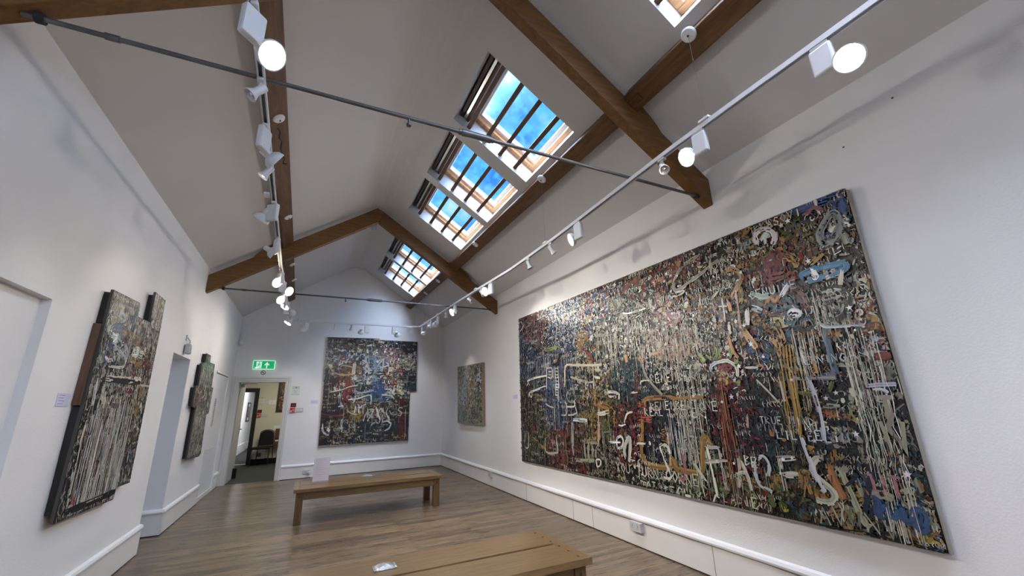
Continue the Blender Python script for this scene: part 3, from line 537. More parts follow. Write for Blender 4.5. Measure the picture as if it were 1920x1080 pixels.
BIG_MARKS=[
([(5.971,2.618),(5.95,2.7),(5.859,2.69),(5.819,2.619),(5.93,2.555)],0.018,'cream'),
([(5.734,1.719),(5.718,1.75),(5.462,1.777),(5.141,1.784)],0.03,'cream'),
([(5.707,1.717),(5.766,1.67)],0.02,'cream'),
([(5.14,1.909),(5.172,1.599)],0.022,'cream'),
([(5.131,1.884),(5.004,1.873),(5.007,1.746),(5.12,1.759)],0.022,'cream'),
([(5.101,1.834),(5.02,1.83)],0.02,'cream'),
([(5.105,1.794),(5.025,1.788)],0.02,'cream'),
([(4.692,1.594),(4.651,1.864),(4.435,1.861),(4.049,1.824),(3.881,1.818)],0.035,'cream'),
([(4.05,1.819),(4.07,1.55)],0.03,'cream'),
([(4.024,1.767),(3.913,1.758)],0.04,'cream'),
([(4.035,1.685),(3.933,1.668)],0.04,'cream'),
([(4.557,1.726),(4.383,1.678),(4.209,1.641),(4.059,1.628)],0.03,'cream'),
([(5.084,2.107),(5.178,1.888),(5.018,1.851),(5.024,1.587)],0.12,'steel'),
([(4.967,1.905),(4.957,1.584)],0.1,'steel'),
([(4.794,1.889),(4.808,1.577)],0.1,'violet'),
([(5.018,2.075),(4.986,1.942),(4.878,1.908),(4.805,1.981),(4.754,2.055)],0.05,'black'),
([(4.91,2.015),(4.886,1.932)],0.1,'red'),
([(4.954,2.032),(4.869,1.988)],0.05,'black'),
([(5.151,2.152),(5.01,2.146),(4.829,2.151)],0.05,'limegreen'),
([(4.748,2.1),(4.667,2.078)],0.06,'pale'),
([(4.369,2.237),(4.186,2.218),(4.178,2.143),(4.342,2.145),(4.28,2.051)],0.1,'ochre'),
([(4.243,2.057),(4.162,1.994),(4.069,1.922),(4.062,1.851)],0.05,'red'),
([(4.221,2.086),(4.182,2.112),(4.115,2.087),(4.114,2.029)],0.025,'black'),
([(4.923,1.901),(4.903,1.587)],0.012,'white'),
([(4.836,1.893),(4.849,1.585)],0.012,'white'),
([(4.922,1.866),(4.836,1.858)],0.01,'white'),
([(4.923,1.822),(4.836,1.815)],0.01,'white'),
([(4.923,1.779),(4.837,1.773)],0.01,'white'),
([(4.923,1.736),(4.837,1.73)],0.01,'white'),
([(4.924,1.693),(4.838,1.687)],0.01,'white'),
([(4.924,1.65),(4.838,1.645)],0.01,'white'),
([(4.924,1.607),(4.839,1.603)],0.01,'white'),
([(4.952,1.655),(4.871,1.556),(4.858,1.075)],0.14,'steel'),
([(4.84,1.532),(4.856,1.098)],0.03,'navy'),
([(4.929,1.654),(4.934,1.5)],0.012,'white'),
([(4.86,1.65),(4.864,1.416)],0.012,'white'),
([(4.925,1.647),(4.861,1.644)],0.01,'white'),
([(4.929,1.612),(4.865,1.609)],0.01,'white'),
([(4.933,1.576),(4.869,1.574)],0.01,'white'),
([(4.936,1.541),(4.873,1.539)],0.01,'white'),
([(4.94,1.506),(4.877,1.504)],0.01,'white'),
([(5.706,1.497),(5.686,1.562),(5.433,1.604),(5.17,1.642)],0.03,'pale'),
([(5.702,1.549),(5.635,1.495),(5.6,1.572)],0.018,'cream'),
([(4.632,1.547),(4.527,1.565),(4.477,1.486),(4.495,1.421),(4.607,1.412),(4.663,1.469),(4.632,1.547)],0.022,'khaki'),
([(4.832,1.404),(4.692,1.396),(4.698,1.257),(4.817,1.245)],0.022,'cream'),
([(4.495,1.421),(4.503,1.355),(4.687,1.351)],0.022,'cream'),
([(4.668,1.246),(4.545,1.253),(4.444,1.28)],0.02,'cream'),
([(4.483,1.355),(4.448,1.248)],0.02,'cream'),
([(5.22,1.398),(5.126,1.361),(5.009,1.342)],0.022,'cream'),
([(4.99,1.407),(4.995,1.048)],0.02,'cream'),
([(5.881,0.961),(5.91,0.793),(5.84,0.76),(5.779,0.802),(5.778,0.991)],0.018,'cream'),
([(3.822,1.485),(3.804,1.504),(3.712,1.501),(3.655,1.48)],0.04,'cream'),
([(3.823,1.48),(3.78,1.455),(3.675,1.447)],0.03,'cream'),
([(4.067,1.257),(3.82,1.287)],0.05,'cream'),
([(4.339,0.927),(4.11,0.946),(4.063,0.93)],0.03,'khaki'),
([(4.349,0.921),(4.346,0.742)],0.035,'khaki'),
([(4.268,0.926),(4.274,0.749)],0.05,'khaki'),
([(4.189,0.932),(4.195,0.756)],0.035,'khaki'),
([(4.562,0.721),(4.421,0.725),(4.171,0.751)],0.045,'khaki'),
([(4.063,0.93),(4.121,0.869),(4.142,0.781)],0.03,'khaki'),
([(5.261,0.99),(5.273,0.756),(4.959,0.77)],0.03,'khaki'),
([(4.98,0.98),(4.959,0.77)],0.02,'pale'),
([(4.137,0.753),(4.128,0.697),(4.096,0.691),(4.059,0.723),(4.061,0.769),(4.136,0.762)],0.02,'cream'),
([(3.954,1.07),(3.851,1.074)],0.02,'khaki'),
([(3.867,0.967),(3.732,0.975)],0.03,'cream'),
([(4.553,1.193),(4.251,1.189)],0.05,'pale'),
([(4.575,1.171),(4.605,0.769)],0.05,'greyv'),
([(4.822,1.01),(4.828,0.6)],0.1,'brown'),
([(3.91,1.321),(3.933,0.939)],0.14,'olive'),
([(4.073,1.586),(4.047,1.402),(3.831,1.321)],0.1,'ochre'),
([(4.008,1.321),(4.065,0.911)],0.04,'peach'),
([(5.7,1.07),(5.542,1.001)],0.1,'red'),
([(5.659,0.909),(5.499,0.894)],0.05,'ochre'),
([(5.455,0.812),(5.33,0.798)],0.06,'ochre'),
([(6.028,1.206),(5.744,1.223)],0.07,'maroon'),
([(2.374,2.645),(2.5,2.62),(2.601,2.574),(2.66,2.513),(2.688,2.461),(2.68,2.4),(2.609,2.401),(2.488,2.439),(2.374,2.475),(2.179,2.541)],0.035,'khaki'),
([(2.295,2.617),(2.297,2.553)],0.02,'khaki'),
([(2.261,2.606),(2.273,2.436)],0.025,'khaki'),
([(2.777,2.336),(2.759,2.371),(2.728,2.334),(2.713,2.35),(2.643,2.342),(2.575,2.368),(2.672,2.379)],0.022,'cream'),
([(3.415,2.559),(3.324,2.626),(3.115,2.678)],0.09,'red'),
([(3.246,2.616),(3.107,2.632)],0.12,'red'),
([(2.744,2.67),(2.655,2.541),(2.665,2.624)],0.09,'red'),
([(2.967,2.528),(2.909,2.554),(2.803,2.554)],0.07,'orange'),
([(2.99,2.727),(2.939,2.7)],0.08,'ochre'),
([(2.442,2.63),(2.359,2.611)],0.08,'red'),
([(3.564,2.468),(3.497,2.464),(3.404,2.42)],0.12,'khaki'),
([(3.342,2.406),(3.307,2.431),(3.274,2.39),(3.324,2.369),(3.342,2.406)],0.022,'black'),
([(3.433,2.337),(3.294,2.313),(3.087,2.316)],0.022,'cream'),
([(3.564,2.468),(3.51,2.376),(3.432,2.449)],0.018,'black'),
([(3.203,2.407),(3.099,2.329)],0.05,'khaki'),
([(3.614,2.248),(3.515,2.23)],0.02,'black'),
([(3.596,2.371),(3.374,2.302),(3.408,1.983)],0.025,'grey'),
([(2.86,2.148),(2.751,2.136),(2.653,2.154)],0.13,'pink'),
([(2.658,2.193),(2.574,2.212),(2.552,2.152)],0.06,'ochre'),
([(2.856,2.098),(2.661,2.109)],0.05,'crimson'),
([(3.095,1.85),(2.924,1.853)],0.025,'peach'),
([(2.537,1.766),(2.476,1.708)],0.05,'limegreen'),
([(2.353,1.836),(2.357,1.712)],0.07,'limegreen'),
([(2.443,1.772),(2.403,1.726)],0.05,'limegreen'),
([(3.466,1.915),(3.452,1.802)],0.05,'ochre'),
([(3.276,1.861),(3.231,1.785)],0.05,'ochre'),
([(2.318,2.225),(2.24,2.276)],0.025,'khaki'),
([(2.417,2.414),(2.378,2.339)],0.03,'olive'),
([(2.461,2.408),(2.415,2.423),(2.391,2.379)],0.02,'grey'),
([(2.422,1.615),(2.426,1.654),(2.375,1.687),(2.276,1.695),(2.242,1.696)],0.03,'pale'),
([(2.38,1.603),(2.281,1.496)],0.12,'crimson'),
([(2.323,1.672),(2.258,1.63)],0.2,'crimson'),
([(2.371,1.593),(2.308,1.533)],0.1,'yellow'),
([(2.374,1.519),(2.396,1.187),(2.388,1.015)],0.09,'crimson'),
([(2.355,1.509),(2.354,1.137)],0.012,'orange'),
([(3.23,1.795),(3.192,1.632),(3.011,1.448)],0.03,'khaki'),
([(3.323,1.687),(3.354,1.493),(3.421,1.335),(3.536,1.267)],0.1,'darkred'),
([(3.658,1.301),(3.512,1.199),(3.478,1.087),(3.494,0.878),(3.579,0.772),(3.697,0.804),(3.759,1.005),(3.757,1.146)],0.07,'darkred'),
([(3.745,0.971),(3.729,1.018),(3.661,1.039),(3.633,0.99),(3.669,0.931),(3.734,0.92),(3.745,0.971)],0.028,'white'),
([(3.821,0.969),(3.68,0.978)],0.02,'white'),
([(3.436,0.985),(3.306,0.989)],0.02,'white'),
([(3.621,0.834),(3.625,0.923),(3.537,1.04),(3.533,0.951),(3.575,0.794)],0.045,'cream'),
([(3.596,0.941),(3.567,0.96),(3.543,0.945),(3.572,0.927),(3.596,0.941)],0.02,'black'),
([(3.618,0.856),(3.567,0.85)],0.02,'black'),
([(3.586,1.174),(3.536,1.267),(3.446,1.29)],0.022,'cream'),
([(3.69,1.154),(3.626,1.15),(3.57,1.163)],0.02,'white'),
([(3.683,1.195),(3.686,1.113)],0.03,'black'),
([(3.264,1.345),(3.245,1.411),(3.074,1.423),(2.877,1.413),(2.878,1.372)],0.045,'ochre'),
([(2.877,1.413),(2.551,1.414)],0.03,'ochre'),
([(3.319,1.203),(3.37,0.889),(3.299,0.802),(3.067,0.797),(3.008,0.822),(2.996,0.891),(2.954,0.828),(2.921,0.794),(2.688,0.803),(2.646,0.906),(2.615,1.07),(2.569,1.073),(2.56,1.002)],0.05,'ochre'),
([(3.203,1.377),(2.939,1.373),(2.992,0.99),(3.17,0.855),(3.269,0.887),(3.208,1.345)],0.09,'navy'),
([(3.166,1.323),(2.994,1.302),(3.003,1.169)],0.18,'navy'),
([(3.21,1.057),(3.162,0.906)],0.18,'navy'),
([(3.074,1.085),(2.989,1.089)],0.17,'ochre'),
([(3.07,1.105),(3.018,1.077),(3.063,1.065)],0.015,'darkred'),
([(3.01,1.048),(2.991,1.0)],0.07,'ochre'),
([(3.112,1.197),(3.07,1.187)],0.06,'olive'),
([(3.358,1.363),(3.238,1.356)],0.06,'redorange'),
([(3.382,1.215),(3.191,1.221)],0.06,'redorange'),
([(3.285,1.558),(3.264,1.591),(3.152,1.59)],0.02,'cream'),
([(3.263,1.546),(3.159,1.551)],0.08,'black'),
([(3.743,1.496),(3.64,1.48),(3.64,1.42)],0.03,'cream'),
([(3.432,1.484),(3.338,1.487)],0.02,'cream'),
([(3.12,0.981),(3.073,1.002),(3.022,0.98),(2.998,0.921)],0.03,'cream'),
([(3.12,0.981),(3.097,0.899),(3.053,0.8),(3.023,0.731),(3.057,0.706),(3.117,0.711)],0.024,'cream'),
([(2.858,0.945),(2.85,0.806),(2.868,0.739),(2.894,0.715),(2.918,0.741)],0.03,'pink'),
([(2.766,0.969),(2.723,0.973),(2.7,0.926),(2.72,0.877),(2.756,0.881),(2.775,0.92),(2.766,0.969)],0.03,'khaki'),
([(2.747,0.93),(2.766,0.941)],0.024,'cream'),
([(2.741,0.874),(2.705,0.815),(2.632,0.724)],0.03,'cream'),
([(2.596,1.022),(2.539,1.011),(2.473,1.008),(2.464,0.91),(2.459,0.705)],0.03,'cream'),
([(2.586,1.023),(2.564,0.831),(2.552,0.646)],0.03,'cream'),
([(2.625,0.894),(2.511,0.909),(2.409,0.917)],0.036,'cream'),
([(2.306,0.955),(2.315,0.868),(2.345,0.736)],0.03,'cream'),
([(2.3,0.941),(2.26,0.853),(2.24,0.731)],0.03,'cream'),
([(2.345,0.821),(2.302,0.848),(2.253,0.847)],0.03,'cream'),
([(2.098,0.846),(2.07,0.909),(2.094,0.974),(2.141,0.967),(2.185,0.903),(2.185,0.828),(2.157,0.777),(2.082,0.746)],0.03,'pale'),
([(1.985,0.984),(1.983,0.88),(1.981,0.771)],0.036,'cream'),
([(1.983,0.978),(1.871,0.992)],0.045,'cream'),
([(1.985,0.87),(1.873,0.887)],0.045,'cream'),
([(1.708,1.002),(1.737,0.999),(1.767,0.96),(1.771,0.909),(1.731,0.864),(1.69,0.828),(1.671,0.789),(1.693,0.752),(1.744,0.739),(1.791,0.749)],0.045,'cream'),
([(1.671,0.965),(1.666,0.936)],0.05,'ochre'),
([(3.394,1.043),(3.366,0.95),(3.344,0.831),(3.217,0.79),(3.028,0.803),(2.998,0.874),(2.967,0.818),(2.901,0.8),(2.688,0.801),(2.64,0.948),(2.607,1.069),(2.57,1.056),(2.546,1.026)],0.045,'ochre'),
([(2.451,0.793),(2.338,0.794),(2.193,0.786),(2.083,0.775),(2.05,0.865),(2.015,0.759)],0.06,'ochre'),
([(1.883,0.78),(1.837,0.904),(1.817,0.851),(1.795,0.782),(1.714,0.771)],0.06,'ochre'),
([(2.04,0.807),(2.019,0.772)],0.08,'olive'),
([(2.029,0.967),(2.011,0.876)],0.15,'tealdark'),
([(2.547,0.721),(2.54,0.663),(2.48,0.687),(2.389,0.751)],0.06,'limedark'),
([(2.306,0.742),(2.237,0.684),(2.3,0.612)],0.06,'limedark'),
([(2.138,0.687),(2.097,0.707),(2.09,0.67),(2.128,0.663)],0.04,'limedark'),
([(2.365,1.098),(2.367,0.949),(2.375,0.689)],0.1,'darkred'),
([(2.015,0.658),(2.006,0.634)],0.05,'yellow'),
([(1.802,1.128),(1.783,1.009),(1.754,0.86),(1.725,0.799)],0.035,'pale'),
([(1.823,2.546),(1.839,2.598),(1.817,2.645),(1.754,2.647),(1.702,2.612),(1.688,2.557),(1.716,2.506)],0.05,'white'),
([(1.767,2.525),(1.763,2.605)],0.03,'white'),
([(1.8,2.574),(1.766,2.611),(1.734,2.58),(1.766,2.611)],0.04,'white'),
([(1.787,2.596),(1.721,2.561)],0.14,'darkred'),
([(1.942,2.812),(1.91,2.731),(1.964,2.656)],0.1,'ochre'),
([(1.997,2.583),(1.93,2.586),(1.874,2.584)],0.05,'tealblue'),
([(1.986,2.541),(1.926,2.557),(1.839,2.534)],0.1,'ochre'),
([(1.981,2.52),(1.984,2.409)],0.1,'ochre'),
([(1.941,2.529),(1.918,2.54),(1.905,2.521),(1.924,2.511),(1.941,2.529)],0.02,'black'),
([(1.887,2.519),(1.868,2.531),(1.857,2.513)],0.02,'black'),
([(2.003,2.479),(1.943,2.451)],0.018,'black'),
([(2.148,2.432),(2.069,2.422),(2.019,2.374),(2.01,2.325),(2.073,2.25),(2.124,2.19)],0.04,'ochre'),
([(2.033,2.258),(2.041,2.169),(2.068,2.13)],0.04,'ochre'),
([(2.156,2.179),(2.154,2.086)],0.035,'orange'),
([(1.794,2.41),(1.707,2.389),(1.693,2.299),(1.761,2.286),(1.779,2.361),(1.702,2.336)],0.13,'crimson'),
([(1.774,2.222),(1.79,2.108)],0.05,'darkred'),
([(1.696,2.25),(1.665,2.174)],0.06,'darkred'),
([(1.646,2.153),(1.606,2.062),(1.584,1.964)],0.07,'darkred'),
([(1.815,2.268),(1.685,2.263)],0.05,'crimson'),
([(1.67,2.411),(1.622,2.377),(1.596,2.318),(1.556,2.33)],0.06,'ochre'),
([(1.612,2.614),(1.564,2.542),(1.606,2.49)],0.12,'olive'),
([(1.49,2.537),(1.441,2.5),(1.488,2.478)],0.12,'limedark'),
([(1.496,2.277),(1.409,2.327)],0.04,'ochre'),
([(1.382,2.388),(1.404,2.445),(1.369,2.511),(1.308,2.573),(1.28,2.553),(1.279,2.473),(1.324,2.413),(1.379,2.403)],0.05,'greyv'),
([(1.424,2.38),(1.36,2.396),(1.292,2.385)],0.06,'white'),
([(1.266,2.53),(1.252,2.508),(1.264,2.482)],0.07,'cream'),
([(1.271,2.423),(1.258,2.341)],0.05,'khaki'),
([(1.563,2.194),(1.565,2.219),(1.469,2.237),(1.365,2.227),(1.308,2.224),(1.31,2.187),(1.383,2.172),(1.471,2.167),(1.538,2.179)],0.05,'cyanblue'),
([(1.497,2.238),(1.482,2.178),(1.502,2.184)],0.04,'white'),
([(1.425,2.223),(1.42,2.183)],0.03,'khaki'),
([(1.381,2.209),(1.376,2.177)],0.03,'khaki'),
([(1.332,2.171),(1.357,2.089)],0.04,'cream'),
([(1.426,2.154),(1.405,2.163)],0.03,'cream'),
([(1.486,2.048),(1.467,2.089),(1.423,2.108),(1.367,2.1),(1.332,2.061),(1.334,1.996)],0.07,'black'),
([(1.334,2.054),(1.337,1.982),(1.358,1.915),(1.397,1.88),(1.431,1.865)],0.04,'black'),
([(1.458,2.041),(1.405,2.043),(1.354,2.015),(1.382,1.92),(1.439,1.889),(1.459,1.974)],0.09,'pale'),
([(1.456,1.988),(1.414,2.001)],0.03,'black'),
([(1.387,1.979),(1.363,1.977)],0.025,'black'),
([(1.407,1.977),(1.422,1.936),(1.411,1.93)],0.018,'black'),
([(1.44,1.914),(1.414,1.916),(1.397,1.909)],0.022,'black'),
([(1.345,2.057),(1.346,2.028)],0.05,'black'),
([(1.858,2.056),(1.787,2.082),(1.714,2.048),(1.711,1.991)],0.14,'tealblue'),
([(1.862,1.957),(1.777,1.973),(1.722,1.977),(1.748,1.886)],0.1,'tealblue'),
([(1.851,1.93),(1.801,1.937),(1.789,1.878)],0.13,'paleyellow'),
([(1.865,1.982),(1.774,1.988)],0.03,'darkred'),
([(1.818,1.932),(1.791,1.943)],0.015,'black'),
([(1.817,1.899),(1.795,1.887),(1.778,1.892)],0.02,'black'),
([(1.855,2.073),(1.821,2.115),(1.787,2.082),(1.748,2.114),(1.682,2.13)],0.03,'orange'),
([(2.012,2.082),(2.03,1.946)],0.04,'white'),
([(1.96,2.07),(1.897,2.031)],0.05,'pale'),
([(2.029,2.086),(2.003,2.124),(1.886,2.088),(1.881,2.028)],0.06,'navy'),
([(1.704,1.95),(1.705,1.982),(1.666,1.989),(1.634,1.967),(1.646,1.946),(1.69,1.947)],0.03,'white'),
([(1.972,2.188),(1.876,2.137),(1.816,2.139)],0.05,'pale'),
([(1.753,2.09),(1.672,2.176)],0.04,'white'),
([(2.255,2.146),(2.18,2.133)],0.015,'cream'),
([(2.213,2.202),(2.22,2.008)],0.02,'cream'),
([(2.082,2.253),(2.089,2.072),(2.097,1.932)],0.02,'peach'),
([(1.254,2.556),(1.196,2.515)],0.14,'tealblue'),
([(2.343,1.69),(2.28,1.697),(2.216,1.668),(2.187,1.623),(2.194,1.564)],0.03,'cream'),
([(2.332,1.635),(2.234,1.627),(2.224,1.583)],0.18,'crimson'),
([(2.366,1.567),(2.316,1.563),(2.342,1.53)],0.1,'yellow'),
([(2.246,1.715),(2.206,1.772),(2.21,1.799)],0.04,'limegreen'),
([(2.16,1.714),(2.197,1.666)],0.04,'limegreen'),
([(2.226,1.523),(2.181,1.512)],0.05,'limegreen'),
([(1.839,1.91),(1.824,1.827),(1.824,1.747),(1.81,1.667)],0.09,'yelloworange'),
([(2.078,1.936),(2.041,1.844),(1.996,1.762)],0.05,'yelloworange'),
([(2.214,1.88),(2.196,1.771),(2.161,1.706)],0.025,'orange'),
([(1.821,1.763),(1.837,1.592),(1.858,1.292),(1.874,1.147)],0.01,'yelloworange'),
([(1.798,1.759),(1.814,1.59),(1.813,1.292),(1.829,1.149)],0.01,'yelloworange'),
([(1.776,1.756),(1.792,1.588),(1.799,1.292),(1.815,1.149)],0.01,'yelloworange'),
([(1.753,1.753),(1.77,1.586),(1.784,1.292),(1.8,1.15)],0.01,'yelloworange'),
([(1.731,1.75),(1.748,1.585),(1.781,1.292),(1.797,1.15)],0.01,'yelloworange'),
([(1.5,1.849),(1.508,1.719),(1.507,1.578),(1.505,1.529)],0.04,'steel'),
([(1.968,1.684),(1.94,1.657)],0.1,'blue'),
([(2.06,1.796),(2.047,1.726)],0.08,'blue'),
([(1.629,1.625),(1.607,1.63)],0.05,'yelloworange'),
([(1.624,1.617),(1.612,1.544)],0.02,'yelloworange'),
([(1.681,1.513),(1.663,1.433),(1.653,1.293),(1.662,1.116)],0.035,'pale'),
([(2.043,1.529),(1.975,1.446),(1.909,1.359)],0.015,'cream'),
([(1.867,1.502),(1.865,1.366)],0.02,'cream'),
([(1.631,1.307),(1.6,1.3)],0.09,'redorange'),
([(1.573,1.28),(1.577,1.26)],0.07,'orange'),
([(1.638,1.334),(1.524,1.333)],0.03,'khaki'),
([(2.121,1.625),(2.016,1.616)],0.02,'pale'),
([(2.38,1.497),(2.379,1.29),(2.371,1.074)],0.09,'darkred'),
([(2.175,1.267),(2.188,1.179)],0.03,'peach'),
([(2.008,1.17),(2.009,1.125)],0.05,'orange'),
([(1.764,1.526),(1.681,1.513),(1.625,1.516),(1.51,1.509)],0.03,'greyv'),
([(1.771,1.423),(1.636,1.404)],0.03,'olive'),
([(1.565,1.429),(1.534,1.483)],0.03,'olive'),
([(1.353,1.78),(1.278,1.779),(1.216,1.786),(1.196,1.797)],0.07,'red'),
([(1.297,1.697),(1.272,1.672),(1.202,1.698)],0.13,'pale'),
([(1.259,1.692),(1.244,1.665),(1.212,1.653)],0.03,'black'),
([(1.26,1.75),(1.227,1.766),(1.225,1.723)],0.02,'black'),
([(1.273,1.615),(1.198,1.614)],0.05,'red'),
([(1.278,1.566),(1.253,1.55)],0.07,'peach'),
([(1.21,1.814),(1.204,1.762)],0.09,'yelloworange'),
([(1.347,1.448),(1.292,1.452),(1.192,1.45)],0.025,'pale'),
([(1.328,1.423),(1.287,1.424),(1.258,1.403)],0.022,'pale'),
([(1.312,1.415),(1.195,1.411)],0.12,'navy'),
([(1.275,1.531),(1.221,1.513),(1.193,1.49)],0.15,'olivegrey'),
([(1.431,1.349),(1.459,1.278),(1.48,1.243)],0.06,'yellow'),
([(1.522,1.857),(1.491,1.835),(1.358,1.819),(1.285,1.802)],0.02,'pale'),
([(1.505,1.837),(1.51,1.68),(1.506,1.542)],0.04,'steel'),
([(1.606,1.504),(1.506,1.512)],0.07,'steel'),
([(1.656,1.144),(1.606,1.117),(1.516,1.193)],0.09,'greyv'),
([(1.633,1.314),(1.595,1.292)],0.09,'redorange'),
([(1.569,1.285),(1.572,1.255)],0.07,'orange'),
([(1.599,1.182),(1.574,1.169)],0.06,'paleyellow'),
([(1.467,0.81),(1.448,0.794),(1.464,0.748),(1.449,0.713),(1.42,0.768),(1.421,0.787)],0.06,'blue'),
([(1.411,0.782),(1.409,0.74),(1.38,0.727),(1.35,0.763),(1.365,0.791)],0.06,'blue'),
([(1.337,0.796),(1.342,0.753),(1.329,0.72),(1.3,0.732),(1.28,0.777),(1.253,0.764),(1.258,0.723),(1.273,0.68),(1.297,0.727)],0.07,'blue'),
([(1.475,0.802),(1.451,0.832),(1.399,0.834),(1.369,0.82)],0.05,'khaki'),
([(1.337,0.844),(1.282,0.877),(1.262,0.874)],0.04,'khaki'),
([(1.327,0.84),(1.295,0.821),(1.288,0.787),(1.322,0.751)],0.06,'khaki'),
([(1.243,0.807),(1.226,0.775),(1.239,0.699)],0.12,'khaki'),
([(1.283,0.655),(1.272,0.618),(1.236,0.649)],0.09,'yellow'),
([(1.232,0.855),(1.214,0.847)],0.07,'yellow'),
([(1.618,1.095),(1.626,0.996),(1.649,0.951)],0.06,'ochre'),
([(1.676,0.955),(1.654,0.867),(1.628,0.776)],0.05,'orange'),
([(1.608,0.956),(1.586,0.85),(1.558,0.723),(1.532,0.652),(1.486,0.65)],0.035,'khaki'),
([(1.53,0.905),(1.521,0.808)],0.03,'khaki'),
([(1.605,0.854),(1.517,0.933)],0.025,'navy'),
([(1.448,0.948),(1.526,0.704),(1.446,0.776)],0.035,'navy'),
([(1.444,0.684),(1.522,0.617),(1.401,0.633)],0.03,'navy'),
([(1.726,0.664),(1.647,0.693),(1.625,0.619),(1.59,0.608)],0.09,'ochrepale'),
([(1.536,0.766),(1.505,0.772)],0.1,'yellow'),
([(1.495,0.922),(1.481,0.878)],0.13,'tealblue'),
([(1.568,0.846),(1.536,0.851)],0.08,'darkred'),
([(1.339,0.905),(1.307,0.903)],0.08,'darkred'),
([(1.324,1.089),(1.327,1.051),(1.279,1.049),(1.32,0.988)],0.06,'ochrepale'),
([(1.808,0.572),(1.609,0.578),(1.433,0.59),(1.23,0.595),(1.195,0.588)],0.06,'black'),
([(1.56,2.718),(1.347,2.7),(1.235,2.685)],0.08,'blue'),
([(1.239,2.667),(1.249,2.554)],0.12,'blue'),
([(1.367,2.608),(1.378,2.716)],0.03,'cream'),
([(1.446,2.644),(1.39,2.66),(1.347,2.619)],0.03,'pink'),
([(1.69,2.667),(1.572,2.659)],0.06,'crimson')]
